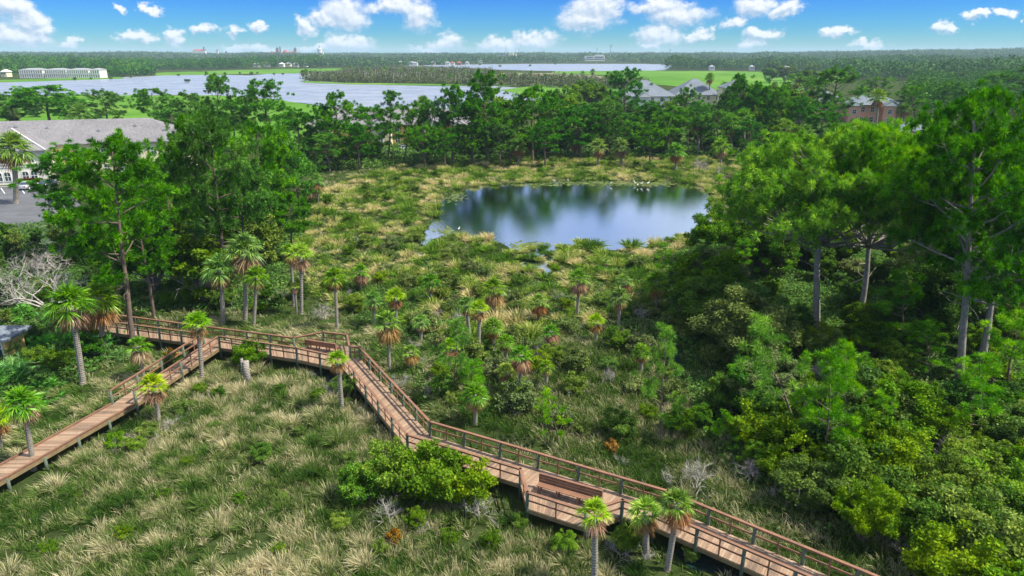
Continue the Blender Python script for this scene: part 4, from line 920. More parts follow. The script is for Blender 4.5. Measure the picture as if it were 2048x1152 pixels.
# ------------------------------------------------------------------ buildings
def hip_roof(mb, w, d, z0, z1, c=(0, 0), over=.55, gable=False, thick=.22, m=0):
    W2, D2 = w / 2 + over, d / 2 + over; x, y = c
    if w >= d: r = W2 - (0.0 if gable else D2 * .95); e = [(-r, 0), (r, 0)]
    else: r = D2 - (0.0 if gable else W2 * .95); e = [(0, -r), (0, r)]
    b = [(-W2, -D2), (W2, -D2), (W2, D2), (-W2, D2)]
    V = [(x + p, y + q, z0 - thick) for p, q in b] + [(x + p, y + q, z0) for p, q in b] + [(x + e[0][0], y + e[0][1], z1), (x + e[1][0], y + e[1][1], z1)]
    fs = [np.array([[0, 1, 5, 4], [1, 2, 6, 5], [2, 3, 7, 6], [3, 0, 4, 7], [3, 2, 1, 0]])]
    if w >= d: fs += [np.array([[4, 5, 9, 8], [6, 7, 8, 9]]), np.array([[5, 6, 9], [7, 4, 8]])]
    else: fs += [np.array([[5, 6, 9, 8], [7, 4, 8, 9]]), np.array([[4, 5, 8], [6, 7, 9]])]
    mb.add(V, fs, None, m)
def window(par, x, y, z, w, h, face='f', arch=False, bars=True):
    """x centre along wall, y wall plane (front faces -y; 'r' faces +x with x the plane and y the centre)"""
    fr = MB(); pn = MB(); t = .10; n = 9 if arch else 0
    top = [(w / 2 * math.cos(a), h / 2 - w * .28 + w * .28 / .5 * .5 * math.sin(a) * 1.0) for a in np.linspace(0, math.pi, n)] if arch else [(w / 2, h / 2), (-w / 2, h / 2)]
    inner = [(-w / 2, -h / 2), (w / 2, -h / 2)] + top
    outer = [(p * (1 + 2 * t / w), q * (1 + 2 * t / h)) for p, q in inner]
    def tr(p, q, dpt): return (x + p, y - dpt, z + q) if face == 'f' else (x + dpt, y + p, z + q)
    k = len(inner)
    V = [tr(p, q, .0) for p, q in outer] + [tr(p, q, .09) for p, q in outer] + [tr(p, q, .09) for p, q in inner] + [tr(p, q, .0) for p, q in inner]
    i = np.arange(k); j = (i + 1) % k
    fr.add(V, [np.stack([i, j, j + k, i + k], 1), np.stack([i + k, j + k, j + 2 * k, i + 2 * k], 1), np.stack([i + 2 * k, j + 2 * k, j + 3 * k, i + 3 * k], 1)])
    if bars:
        if face == 'f': fr.box((x, y - .05, z), (.06, .05, h * .98)).box((x, y - .053, z), (w * .98, .05, .07))
        else: fr.box((x + .05, y, z), (.05, .06, h * .98)).box((x + .053, y, z), (.05, w * .98, .07))
    pn.add([tr(p * .995, q * .995, .02) for p, q in inner], [np.arange(k)[None]])
    f = obj('window', fr.mesh('window', M['trim']), par); obj('pane', pn.mesh('pane', M['glass']), f)
def walls(mb, w, d, h, c=(0, 0), m=0): mb.box((c[0], c[1], h / 2 - .2), (w, d, h + .4), 0, m)

def left_apartments():
    Yf = Yof(366); ze = zat(Yf, 300); xr = Xat(Yf, 3, 95)
    Ym = Yf + 6.5; zem = zat(Ym, 289)
    t = thing('apartment_building', 'long cream two storey apartment building with grey hipped roof behind the parking lot', 'building', (xr, Yf, 0), R(17))
    zr = zat(Ym + 9, 239); xl = Xat(Ym, 5, -160) - xr; x2 = (Xat(Ym + 11, zem, 405) - xr) / math.cos(R(17))
    wl = MB(); walls(wl, 26, 12, ze, (-13, 6.0)); obj('front_wing', wl.mesh('front_wing', M['whitewall']), t)
    wl = MB(); walls(wl, x2 - xl, 17.5, zem, ((x2 + xl) / 2, 6.5 + 8.75)); obj('wall', wl.mesh('wall', M['cream']), t)
    rf = MB(); hip_roof(rf, x2 - xl, 17.5, zem + .05, zr, ((x2 + xl) / 2, 15.25)); obj('roof', rf.mesh('roof', M['shingle']), t)
    rf = MB(); hip_roof(rf, 26, 15, ze + .05, ze + 3.6, (-13, 7.4)); wr = obj('roof', rf.mesh('roof', M['shingle']), t)
    for k, (vx, vy) in enumerate([(8, 10.5), (15, 12), (21, 10), (28, 12.5), (-2, 12), (-8, 12.8)]):
        zz = zem + (zr - zem) * (vy - 6) / 9.3; obj('roof_vent', MB().box((vx, vy, zz + .25), (.5, .5, .5)).mesh('roof_vent', M['grey']), t)
    cap = MB(); D2 = 8.05
    cap.tube([(.55, -.65, ze + .12), (.55 - D2 * .95, 7.4, ze + 3.68)], .14, 5); obj('hip_ridge', cap.mesh('hip_ridge', M['trim']), t)
    bd = MB(); bd.box((-13, -.05, 3.55), (26.1, .1, .22)); bd.box((.05, 6, 3.55), (.1, 11.8, .22)); obj('band', bd.mesh('band', M['trim']), t)
    for x in (-1.95, -3.45, -6.6, -8.1, -11.4, -12.9, -16.5, -18):
        window(t, x - .6, 0, 5.15, 1.05, 1.75, arch=True); window(t, x - .6, 0, 1.65, 1.05, 1.75, arch=True)
    for x in (-3.3, -7.95, -12.75): obj('sill', MB().box((x, -.10, 4.05), (3.2, .2, .18)).mesh('sill', M['trim']), t)
    # corner balcony bay
    bb = MB(); bb.box((2.0, 5.2, 2.9), (3.6, 2.4, .3)); bb.box((3.6, 4.1, 1.3), (.35, .35, 3.0)); bb.box((3.6, 4.1, 4.6), (.35, .35, 3.0)); bb.box((2.0, 4.1, 5.9), (3.6, .35, .5))
    obj('balcony', bb.mesh('balcony', M['yellow']), t)
    window(t, 1.9, 6.45, 4.7, 1.6, 2.1, arch=True, bars=False); window(t, 1.9, 6.45, 1.5, 1.6, 2.2, arch=True, bars=False)
    for k in range(7): window(t, 6 + k * 3.2, 6.5, 5.0, 1.1, 1.6, arch=True); window(t, 6 + k * 3.2, 6.5, 1.7, 1.1, 1.6, arch=True)
    # clipped hedge
    h = MB(); 
    P = np.column_stack([rng.uniform(xr - 7.8, xr - .6, 1500), rng.uniform(Yf - 1.9, Yf - .9, 1500), rng.uniform(.1, 1.25, 1500)]); leaves(h, P, .22, .3)
    obj('hedge', h.mesh('hedge', M['hedge_red']), category='hedge', label='dark reddish clipped hedge under the arched apartment windows')
    h = MB(); P = np.column_stack([rng.uniform(xr - 12.5, xr - 8.6, 1200), rng.uniform(Yf - 2.6, Yf - 1.2, 1200), rng.uniform(.1, 1.3, 1200)]); leaves(h, P, .22, .3)
    obj('hedge', h.mesh('hedge', M['shrub']), category='hedge', label='bright green clipped hedge at the left frame edge by the apartments')
left_apartments()

def block(name, label, cat, xl, xr, yb, ye, yr, depth, mat, roof, rz=0.0, win=0, storeys=2, gable=False, gables=(), arch=False):
    Yf = Yof(yb); ze = zat(Yf, ye); X0 = Xat(Yf, ze, xl); X1 = Xat(Yf, ze, xr); w = X1 - X0; zr = zat(Yf + depth / 2, yr)
    t = thing(name, label, cat, ((X0 + X1) / 2, Yf, 0), rz)
    wl = MB(); walls(wl, w, depth, ze, (0, depth / 2)); obj('wall', wl.mesh('wall', M[mat]), t)
    rf = MB(); hip_roof(rf, w, depth, ze + .04, max(zr, ze + .6), (0, depth / 2), gable=gable); obj('roof', rf.mesh('roof', M[roof]), t)
    for (gx, gw, gm) in gables:
        g = MB(); gh = ze * .96; g.box((gx, -1.2, gh / 2), (gw, 2.6, gh)); obj('bay', g.mesh('bay', M[gm]), t)
        g = MB(); W2 = gw / 2 + .4; V = [(gx - W2, -2.9, gh), (gx + W2, -2.9, gh), (gx, -2.9, gh + gw * .38), (gx - W2, 4, gh), (gx + W2, 4, gh), (gx, 4, gh + gw * .38)]
        g.add(V, [np.array([[0, 1, 2]]), np.array([[1, 4, 5, 2], [0, 2, 5, 3]])]); obj('gable_roof', g.mesh('gable_roof', M[roof]), t)
        g = MB(); g.add([(gx - W2 + .3, -2.93, gh + .05), (gx + W2 - .3, -2.93, gh + .05), (gx, -2.93, gh + gw * .38 - .25)], [np.array([[0, 1, 2]])]); obj('gable_face', g.mesh('gable_face', M['trim']), t)
        window(t, gx, -2.5, gh * .72, 1.3, 1.5, arch=arch)
        window(t, gx, -2.5, gh * .28, 1.3, 1.5, arch=arch)
    if win:
        for s in range(storeys):
            z = ze * (s + .55) / storeys
            for k in range(win):
                x = -w / 2 + w * (k + .5) / win
                if any(abs(x - g[0]) < g[1] / 2 + .9 for g in gables): continue
                window(t, x, 0, z, 1.3, 1.7)
    return t
block('apartment_building', 'yellow two storey apartment building with grey roof half hidden behind the belt pines', 'building', 612, 948, 291, 249, 216, 17, 'yellow', 'shingle', 0, 12, gables=((-19, 5, 'cream'), (-2.5, 6, 'cream'), (12, 5, 'yellow'), (20, 4, 'yellow')))
block('house', 'pale house with big grey hipped roof and white gable beyond the tree belt', 'house', 1240, 1352, 222, 193, 160, 24, 'whitewall', 'shingle2', 0, 6, gables=((-2, 5.5, 'whitewall'),), arch=True)
block('house', 'long grey roofed house directly right of the big hipped roof, partly behind tall palm', 'house', 1352, 1445, 216, 190, 157, 22, 'cream', 'shingle2', 0, 5)
block('house', 'small pale house with balcony windows left of the salmon houses', 'house', 1452, 1500, 222, 176, 160, 12, 'cream', 'shingle2', 0, 3, gables=((0, 4, 'whitewall'),))
block('house', 'salmon two storey house with grey roof and white arched porch gable behind the tall palm', 'house', 1700, 1812, 250, 210, 190, 15, 'salmon', 'shingle2', -.08, 6, gables=((3.5, 4.5, 'salmon'), (-9, 4, 'salmon')), arch=True)
block('house', 'grey roofed salmon house adjoining the left end of the arched porch house', 'house', 1634, 1694, 246, 204, 181, 14, 'salmon', 'shingle2', .05, 4, gables=((2, 4, 'salmon'),))
block('garage', 'low grey roof peeping out between the umbrella pine and the tallest right pine', 'garage', 1796, 1870, 285, 262, 244, 9, 'salmon', 'shingle2', 0, 2, 1)
block('pavilion', 'small yellow walled shed with blue grey roof cut by the left frame edge', 'shed', -90, 8, 722, 676, 668, 2.2, 'yellow', 'shingle2', 0, 2, 1)

# ---- car park
LOT = [(-260, 374), (112, 373), (150, 395), (175, 430), (130, 470), (60, 520), (-320, 520)]
_, lot = sheet('car_park', LOT, -.1, .06, M['asphalt'])
Yk = Yof(374.5)
struct('kerb', MB().box(((Xat(Yk, 0, -250) + Xat(Yk, 0, 108)) / 2, Yk, .08), (Xat(Yk, 0, 108) - Xat(Yk, 0, -250), .35, .2)).mesh('kerb', M['curb']))
mk_ = MB()
for x in (-78, -38, 2, 41.5, 80, 119):
    a = at(x, 376, .07); b_ = at(x + 8, 387, .07); mk_.bar((a[0], a[1], .066), (b_[0], b_[1], .066), .14, .004)
struct('bay_markings', mk_.mesh('bay_markings', M['white']))
lotc = at(100, 470, 0)
def car(label, x, y, rz, paint):
    p = at(x, y, .06); t = thing('parked_car', label, 'car', (p[0], p[1], .06), rz)
    L, Wd = 4.5, 1.82
    # lofted body: stations along y (rear -> front), each an outline
    st = [(-2.25, .72, .35, .80), (-2.15, .84, .28, .98), (-1.6, .90, .24, 1.02), (-.6, .91, .22, 1.0), (.8, .91, .22, .98), (1.3, .90, .24, .94), (1.95, .86, .28, .84), (2.22, .70, .36, .68)]
    b = MB(); V = []
    for yy, hw, z0, z1 in st: V += [(-hw * .92, yy, z0), (-hw, yy, (z0 + z1) / 2), (-hw * .93, yy, z1), (hw * .93, yy, z1), (hw, yy, (z0 + z1) / 2), (hw * .92, yy, z0)]
    n = len(st); fs = []
    for i in range(n - 1):
        for k in range(6): fs.append([i * 6 + k, i * 6 + (k + 1) % 6, (i + 1) * 6 + (k + 1) % 6, (i + 1) * 6 + k])
    b.add(V, [np.array(fs), np.arange(6)[None, ::-1], np.arange(6)[None] + (n - 1) * 6]); obj('body', b.mesh('body', M[paint], True), t)
    c = MB(); V = [(-.80, -1.75, .98), (.80, -1.75, .98), (.80, 1.15, .95), (-.80, 1.15, .95), (-.62, -1.15, 1.44), (.62, -1.15, 1.44), (.62, .30, 1.44), (-.62, .30, 1.44)]
    c.add(V, [np.array([[0, 1, 5, 4], [1, 2, 6, 5], [2, 3, 7, 6], [3, 0, 4, 7]])]); obj('windows', c.mesh('windows', M['glass']), t)
    c = MB(); c.add([(-.64, -1.18, 1.42), (.64, -1.18, 1.42), (.64, .34, 1.42), (-.64, .34, 1.42), (-.58, -1.0, 1.49), (.58, -1.0, 1.49), (.58, .15, 1.49), (-.58, .15, 1.49)], [np.array([[0, 1, 5, 4], [1, 2, 6, 5], [2, 3, 7, 6], [3, 0, 4, 7], [4, 5, 6, 7]])])
    for s in (-1, 1): c.bar((s * .79, -1.72, 1.0), (s * .62, -1.15, 1.46), .07, .05).bar((s * .79, 1.12, .98), (s * .62, .30, 1.46), .07, .05)
    obj('roof', c.mesh('roof', M[paint]), t)
    for sx in (-1, 1):
        for sy in (-1.4, 1.38):
            w = obj('wheel', MB().tube([(sx * .72, sy, .33), (sx * .93, sy, .33)], .33, 16).mesh('wheel', M['black']), t); obj('rim', MB().tube([(sx * .931, sy, .33), (sx * .945, sy, .33)], .2, 12).mesh('rim', M['steel']), w)
        obj('tail_light', MB().box((sx * .66, -2.2, .78), (.34, .14, .16)).mesh('tail_light', M['red']), t)
        obj('headlight', MB().box((sx * .62, 2.12, .66), (.34, .16, .13)).mesh('headlight', M['white']), t)
    obj('bumper', MB().box((0, -2.27, .45), (1.5, .12, .2)).mesh('bumper', M[paint]), t)
    obj('number_plate', MB().box((0, -2.34, .62), (.36, .02, .13)).mesh('number_plate', M['white']), t)
car('silver car parked nose in to the apartments left of the dark car', 60, 377, .0, 'silver')
car('dark blue saloon parked nose in to the apartments right of the silver car', 99, 374, .0, 'darkpaint')
car('dark car half hidden under the bushy pine at the car park edge', 124, 408, R(80), 'darkpaint')
car('white car glimpsed through shrubs at the left edge of the frame', 6, 488, R(60), 'whitepaint')
car('small white car under the pines before the yellow apartments', 806, 301, R(20), 'whitepaint')
sheet('road', [(560, 306), (960, 305), (1500, 296), (1500, 289), (960, 296), (560, 297)], -.1, .05, M['asphalt'])

# ---- egrets on the far pond shore
def egret(x, y, rz, label, s=1.0):
    p = at(x, y, .05); mb = MB()
    mb.tube([(-.30, 0, .46), (-.18, 0, .52), (0, 0, .58), (.14, 0, .62), (.20, 0, .70), (.17, 0, .80), (.24, 0, .90), (.30, 0, .92)], [.015, .07, .11, .08, .04, .028, .03, .02], 8)
    o = obj('egret', mb.mesh('egret', M['feather'], True), category='bird', label=label, group='white wading birds on the pond'); o.location = (p[0], p[1], .0); o.rotation_euler = (0, 0, rz); o.scale = (s * .95,) * 3
    obj('beak', MB().tube([(.31, 0, .92), (.44, 0, .90)], [.014, .003], 5).mesh('beak', M['beak']), o)
    obj('legs', MB().tube([(0, .04, -.3), (0, .03, .5)], .012, 4).tube([(.03, -.04, -.3), (0, -.03, .5)], .012, 4).mesh('legs', M['black']), o)
for x, y, rz, s, lab in [(1222, 371, 0, 1, 'white egret standing alone at the far shore, leftmost of the flock'), (1270, 370, 3, .9, 'small white wading bird left of the debris pile'), (1275, 374, 1, .9, 'small white wading bird nearest to us on the debris'),
                         (1283, 372, 0, 1.1, 'white egret standing upright right of the debris pile'), (1296, 372, .4, 1.25, 'largest white egret with neck raised at the far shore'), (1268, 366, 2, .8, 'small white wading bird behind the debris pile'),
                         (1136, 364, 2, .8, 'white bird on the far bank above the pond centre'), (1108, 365, 2, .8, 'white bird on the far bank left of the pond centre'), (918, 462, 1, .8, 'white bird by lily pads at the near left of the pond')]:
    egret(x, y, rz, lab, s)
lily = MB()
for (cx, cy, sx, sy, n) in ((1180, 367, 90, 5, 260), (1290, 368, 70, 5, 260), (1060, 492, 32, 7, 220), (905, 395, 25, 10, 120), (1090, 370, 60, 3, 100), (890, 462, 18, 8, 60)):
    for _ in range(n):
        x, y = rng.normal(cx, sx * .5), rng.normal(cy, sy * .5); p = at(x, y)
        if not inpoly(np.array([p[:2]]), pond)[0]: continue
        r = rng.uniform(.12, .35); an = np.arange(6) * 1.047 + rng.uniform(0, 1); lily.add(np.column_stack([p[0] + r * np.cos(an), p[1] + r * np.sin(an), np.full(6, .05 + rng.uniform(0, .03))]), [np.arange(6)[None]])
obj('lily_pads', lily.mesh('lily_pads', M['greyshrub']), kind='stuff', label='floating lily pads and weed along the pond shore')
tw = twig_bush(1.0, 2.6, 7)
for x, s, lab in ((1262, .7, 'grey driftwood snag in the pond by the egrets'), (1225, .5, 'small driftwood snag left of the egrets')):
    p = at(x, 372); o = obj('driftwood', tw, category='driftwood', label=lab); o.location = (p[0], p[1], -.1); o.scale = (s * 1.8, s, s * .5)

# ------------------------------------------------------------------ the far shore
HOUSES = [(178, 133, 9, 'whitewall', 'grey'), (212, 133.5, 12, 'whitewall', 'grey'), (155, 133, 8, 'white', 'white'), (228, 131, 7, 'white', 'grey'), (403, 133.5, 9, 'whitewall', 'redroof'), (411, 132.5, 7, 'brick', 'redroof'), (421, 130, 7, 'salmon', 'redroof'), (512, 134.5, 13, 'whitewall', 'grey'), (528, 132, 10, 'whitewall', 'redroof'), (533, 134, 8, 'whitewall', 'grey'),
          (562, 134, 10, 'whitewall', 'white'), (575, 133.5, 12, 'cream', 'grey'), (590, 134, 10, 'white', 'grey'), (465, 131, 8, 'white', 'grey'), (610, 134, 7, 'whitewall', 'grey'), (726, 131, 9, 'whitewall', 'grey'), (752, 131.5, 9, 'whitewall', 'redroof'), (823, 130.5, 11, 'white', 'grey'), (830, 131.5, 10, 'whitewall', 'grey'), (866, 130, 9, 'cream', 'grey'), (895, 130.5, 9, 'whitewall', 'grey'),
          (905, 130.8, 8, 'whitewall', 'redroof'), (918, 130.5, 9, 'brick', 'redroof'), (934, 130, 8, 'whitewall', 'grey'), (6, 154, 12, 'cream', 'white'), (880, 121.5, 9, 'salmon', 'redroof'), (945, 112, 12, 'steel', 'white'), (1130, 119, 12, 'white', 'white'), (1108, 121, 9, 'cream', 'grey'), (1230, 121, 9, 'whitewall', 'redroof'), (1505, 141, 9, 'whitewall', 'grey'), (1575, 142, 10, 'cream', 'grey'), (1600, 140, 7, 'white', 'grey'), (1545, 141.5, 8, 'brick', 'grey'), (250, 130.5, 9, 'white', 'grey'), (290, 129, 8, 'cream', 'grey'), (330, 131, 9, 'whitewall', 'grey'), (355, 127.5, 8, 'brick', 'grey'), (440, 128, 8, 'white', 'redroof'), (490, 127, 9, 'cream', 'grey'), (545, 129, 9, 'whitewall', 'grey'), (600, 128.5, 9, 'white', 'redroof'), (625, 131.5, 9, 'cream', 'grey'), (650, 129, 8, 'white', 'grey'), (690, 128, 9, 'whitewall', 'redroof'), (770, 128.5, 8, 'white', 'grey'), (800, 129.5, 10, 'cream', 'grey'), (845, 127.5, 8, 'brick', 'redroof'), (960, 127, 9, 'white', 'grey'), (60, 131, 9, 'whitewall', 'grey'), (100, 129.5, 8, 'cream', 'redroof'), (1245, 119, 9, 'white', 'grey'), (1265, 120, 10, 'steel', 'white'), (1150, 121, 9, 'white', 'grey'), (1120, 122, 8, 'cream', 'grey'), (1425, 141, 9, 'white', 'grey')]
WATERP = [riv1, riv2]
def nothing_there(P):
    """ground that is neither river nor meadow"""
    x, y = proj(P[:, 0], P[:, 1], 0); Q = np.stack([x, y], 1); bad = np.zeros(len(P), bool)
    for pg in (RIV1, RIV2, [(300, 153), (305, 140), (420, 139.5), (560, 136.5), (730, 134.5), (700, 141), (640, 147), (500, 153)], [(-300, 172), (0, 158), (140, 155), (260, 153), (290, 158), (0, 172)],
               [(1090, 148), (1100, 141), (1290, 139), (1480, 141), (1650, 143), (1710, 157), (1570, 195), (1300, 170)], [(940, 160), (1000, 144), (1120, 144), (1300, 163), (1300, 195), (1060, 200), (960, 175)], [(-400, 190), (700, 190), (700, 400), (-400, 400)],
               [(25, 165), (25, 148), (205, 148), (205, 165)]):
        bad |= inpoly(Q, pg)
    for (hx, hy, hw) in [(h[0], h[1], h[2]) for h in HOUSES] + [(1007, 121, 56), (1064, 122, 32), (1190, 124, 50)]: bad |= (np.abs(x - hx) < hw * .75) & (y > hy - .5) & (y < hy + 2.6)
    return ~bad
def crowns(mb, P, hz, rad, K, size):
    n = len(P); idx = np.repeat(np.arange(n), K); d = rdir(n * K, .3); rr = rng.uniform(.55, 1.05, n * K)
    lump = 1 + .22 * np.sin(d[:, 0] * 5 + idx) * np.cos(d[:, 1] * 4 + 2 * idx)
    C = np.stack([P[idx, 0] + d[:, 0] * rad[idx] * rr * lump, P[idx, 1] + d[:, 1] * rad[idx] * rr * lump, P[idx, 2] + hz[idx] * (.55 + d[:, 2] * .45 * rr * lump)], 1)
    cv = rng.uniform(-.32, .32, n); leaves(mb, C, size, .35, 1.3, 0, cv[idx])
def farwood(label, y0, y1, x0, x1, s0, K, size, hr, mat, grow=0):
    Ya, Yb = Yof(y0), Yof(y1); rows = []; Y = Ya
    while Y < Yb:
        s = s0 * (1 + grow * (Y - Ya) / (Yb - Ya)); X = np.arange(Xat(Y, 0, x0), Xat(Y, 0, x1), s)
        rows.append(np.stack([X + rng.uniform(-.4, .4, len(X)) * s, np.full(len(X), Y) + rng.uniform(-.4, .4, len(X)) * s], 1)); Y += s * (1.0 + .8 * grow * (Y - Ya) / (Yb - Ya))
    P = np.concatenate(rows); P = P[nothing_there(P)]; P = P[rng.uniform(size=len(P)) < .93]
    z = hill(P[:, 0], P[:, 1]); n = len(P); f = .62 + .38 * sst(.5 + .5 * np.sin(P[:, 0] / 90. + P[:, 1] / 240.)) + .38 * sst(.5 + .5 * np.sin(P[:, 0] / 37. - P[:, 1] / 110.))
    h = rng.uniform(*hr, n) * f; mb = MB(); s_ = s0 * (1 + grow * (P[:, 1] - Ya) / (Yb - Ya)); crowns(mb, np.column_stack([P, z]), h, s_ * rng.uniform(.55, .85, n), K, size)
    print(label, n); return obj('woodland', mb.mesh('woodland', mat), kind='stuff', label=label)
M['faroak'] = leafmat('far_oak_leaves', (.013, .048, .016), (.036, .105, .026), (.100, .200, .040), .2, .01, .03)
farwood('dense mixed woods on the far river bank', 153, 131, -120, 640, 12.5, 110, 1.7, (12, 18), M['faroak'])
farwood('woods filling the bank between the marsh island and the town', 137.5, 124, 560, 900, 12, 40, 2.2, (8, 14), M['faroak'])
farwood('treed town stretching behind the river', 131.2, 116, -150, 2200, 20, 26, 3.6, (10, 17), M['faroak'], .5)
farwood('dense mixed woods beyond the right hand houses', 236, 160, 1835, 2400, 9, 130, .95, (7, 13), M['faroak'])
farwood('dense mixed woods beyond the right hand marsh', 162, 131, 1330, 2300, 12.5, 90, 1.8, (12, 18), M['faroak'])
farwood('last low ridge of woods along the horizon', 116, 110.4, -200, 2300, 34, 16, 8.5, (11, 17), M['faroak'], 1.6)
# marsh island: scrub as one mass, its palms and bare trunks as things
def island():
    pg = [(603, 163), (640, 156), (690, 148), (730, 143), (870, 141), (960, 144), (1000, 147), (970, 152), (900, 158), (980, 160), (1150, 164), (1300, 170), (1290, 182), (1100, 176), (1000, 171), (760, 167)]
    P = scatter(poly(pg), 4.2, .5); mb = MB(); n = len(P); crowns(mb, np.column_stack([P, np.zeros(n)]), rng.uniform(2.2, 9.5, n) * (.6 + .5 * sst(.5 + .5 * np.sin(P[:, 0] / 23. + P[:, 1] / 31.))), rng.uniform(1.6, 3.6, n), 38, .85)
    print('island', n)
    tr = MB(); Q = P[rng.choice(n, min(n, 500), replace=False)]
    for q in Q: tr.tube([(q[0], q[1], 0), (q[0] + rng.normal() * .4, q[1], rng.uniform(5, 10))], [.22, .10], 4)
    M['island'] = leafmat('island_scrub_leaves', (.030, .050, .024), (.070, .105, .042), (.150, .185, .080), .2, .01, .05)
    obj('island_scrub', mb.mesh('island_scrub', M['island']), kind='stuff', label='grey green scrub covering the marsh island in the river')
    obj('bare_stems', tr.mesh('bare_stems', M['twig']), kind='stuff', label='thin pale stems standing in the island scrub')
    for i, x in enumerate([605, 612, 700, 735, 770, 800, 838, 862, 900, 930, 945, 962, 985, 1005, 1030, 1048, 1062, 1090, 1110, 1128, 1143, 1165, 1185, 1210, 1240, 1262]):
        yb = 158 if x < 620 else (150 + (i * 37 % 9) if x < 900 else 160 + (i * 53 % 11)); r = 7.5
        put_palm(x, yb - 14 - (i * 7 % 5), x, yb, r, 'sabal', i % 2, where='on the marsh island', look='small distant palm')
island()

# ---- buildings across the river
def simple(name, label, cat, parts, where=None):
    """parts: (name, material, list of ('box', x0px, x1px, ytop, ybottom, depth) / ('roof' ...) / ('cone' ...)) at base pixel row"""
    yb, items = parts; Y = Yof(yb)
    X0 = Xat(Y, 0, items[0][2]); z0 = float(hill(np.array(X0), np.array(Y))); t = thing(name, label, cat, (X0, Y, 0))
    for it in items:
        nm, mat, xa, xb, yt, ybm, dep, shape = it
        a, b = Xat(Y, zat(Y, yt), xa) - X0, Xat(Y, zat(Y, yt), xb) - X0; zt = zat(Y, yt); zb = zat(Y, ybm) if ybm is not None else 0.0; mb = MB(); c = (a + b) / 2; w = b - a
        if shape == 'box': mb.box((c, dep / 2, (zt + zb) / 2), (w, dep, zt - zb))
        elif shape == 'roof': hip_roof(mb, w, dep, zb, zt, (c, dep / 2), over=.3)
        elif shape == 'gable': hip_roof(mb, w, dep, zb, zt, (c, dep / 2), over=.3, gable=True)
        elif shape == 'cone': mb.tube([(c, dep / 2, zb), (c, dep / 2, zb + (zt - zb) * .35), (c, dep / 2, zt)], [w / 2, w * .3, .12], 12)
        elif shape == 'dome': mb.tube([(c, dep / 2, zb + (zt - zb) * k) for k in (0, .3, .6, .85, 1)], [w / 2, w * .47, w * .36, w * .2, .1], 14)
        elif shape == 'cyl': mb.tube([(c, dep / 2, zb), (c, dep / 2, zt)], w / 2, 14)
        elif shape == 'front': mb.box((c, -.35, (zt + zb) / 2), (w, .3, zt - zb))
        obj(nm, mb.mesh(nm, M[mat]), t)
    return t
def condo(xl, xr, label):
    it = [('wall', 'whitewall', xl, xr, 139.5, 157, 14, 'box'), ('roof', 'grey', xl, xr, 136.5, 139.5, 14, 'roof')]
    n = max(3, int((xr - xl) / 4.2))
    for k in range(n + 1): x = xl + (xr - xl) * k / n; it.append(('column', 'trim', x - .55, x + .55, 139.5, 156.5, 1, 'front'))
    it.append(('balcony', 'trim', xl, xr, 147.2, 148.4, 1, 'front'))
    for k in range(n): x = xl + (xr - xl) * (k + .5) / n; it += [('window', 'glass', x - 1.2, x + 1.2, 141.5, 146.6, .5, 'front2'), ('window', 'glass', x - 1.2, x + 1.2, 149.6, 154.8, .5, 'front2')]
    yb = 156.5; Y = Yof(yb)
    it2 = [i for i in it if i[-1] != 'front2']; t = simple('condominium', label, 'building', (yb, it2))
    X0 = Xat(Y, 0, xl)
    for i in it:
        if i[-1] == 'front2':
            a, b = Xat(Y, 5, i[2]) - X0, Xat(Y, 5, i[3]) - X0; zt, zb = zat(Y, i[4]), zat(Y, i[5]); obj('window', MB().box(((a + b) / 2, -.06, (zt + zb) / 2), (b - a, .1, zt - zb)).mesh('window', M['glass']), t)
condo(38, 84, 'white colonnaded waterfront condominium, leftmost block of the row'); condo(89, 131, 'white colonnaded waterfront condominium, middle block of the row'); condo(134, 176, 'white colonnaded waterfront condominium right of the middle block'); condo(180, 198, 'short tall windowed end block of the white waterfront row')
simple('church', 'white hall with red roof and dark bell turret on the skyline', 'church', (118, [('wall', 'whitewall', 387, 410, 101.5, 112, 14, 'box'), ('roof', 'redroof', 387, 410, 98.5, 101.5, 14, 'gable'), ('gable_wall', 'whitewall', 384, 388, 100, 112, 14, 'box'), ('turret', 'grey', 405.5, 408.5, 96, 101, 5, 'box'), ('spire', 'black', 405, 409, 93, 96, 5, 'cone')]))
simple('tower', 'slim pale tower with pointed cap between the white hall and the red college', 'tower', (118, [('shaft', 'whitewall', 432, 436, 101, 112, 7, 'box'), ('cap', 'wood', 431.5, 436.5, 97.5, 101, 7, 'cone')]))
simple('tower', 'dark pointed roof tower left of the red college', 'tower', (118, [('shaft', 'brick', 449, 454, 106, 112, 8, 'box'), ('cap', 'black', 448.5, 454.5, 101, 106, 8, 'cone')]))
simple('college', 'red roofed college palace with twin dark capped towers on the skyline', 'building', (118, [
    ('wall', 'brick', 536, 596, 107.5, 113, 22, 'box'), ('roof', 'redroof', 536, 596, 104.5, 107.5, 22, 'roof'), ('tower', 'brick', 551, 556.5, 98, 108, 8, 'box'), ('tower_cap', 'black', 550.5, 557, 93.5, 98, 8, 'cone'), ('tower', 'brick', 587, 592, 98.5, 108, 8, 'box'), ('tower_cap', 'black', 586.5, 592.5, 93.5, 98.5, 8, 'cone'),
    ('pavilion', 'redroof', 538, 546, 101.5, 107, 12, 'cone'), ('dome', 'redroof', 565, 574, 99, 105, 12, 'dome'), ('chimney', 'black', 558.5, 560.5, 93.5, 105, 3, 'box'), ('wing', 'brick', 575, 587, 105, 112, 12, 'box'), ('wing_roof', 'redroof', 575, 587, 102.8, 105, 12, 'roof')]))
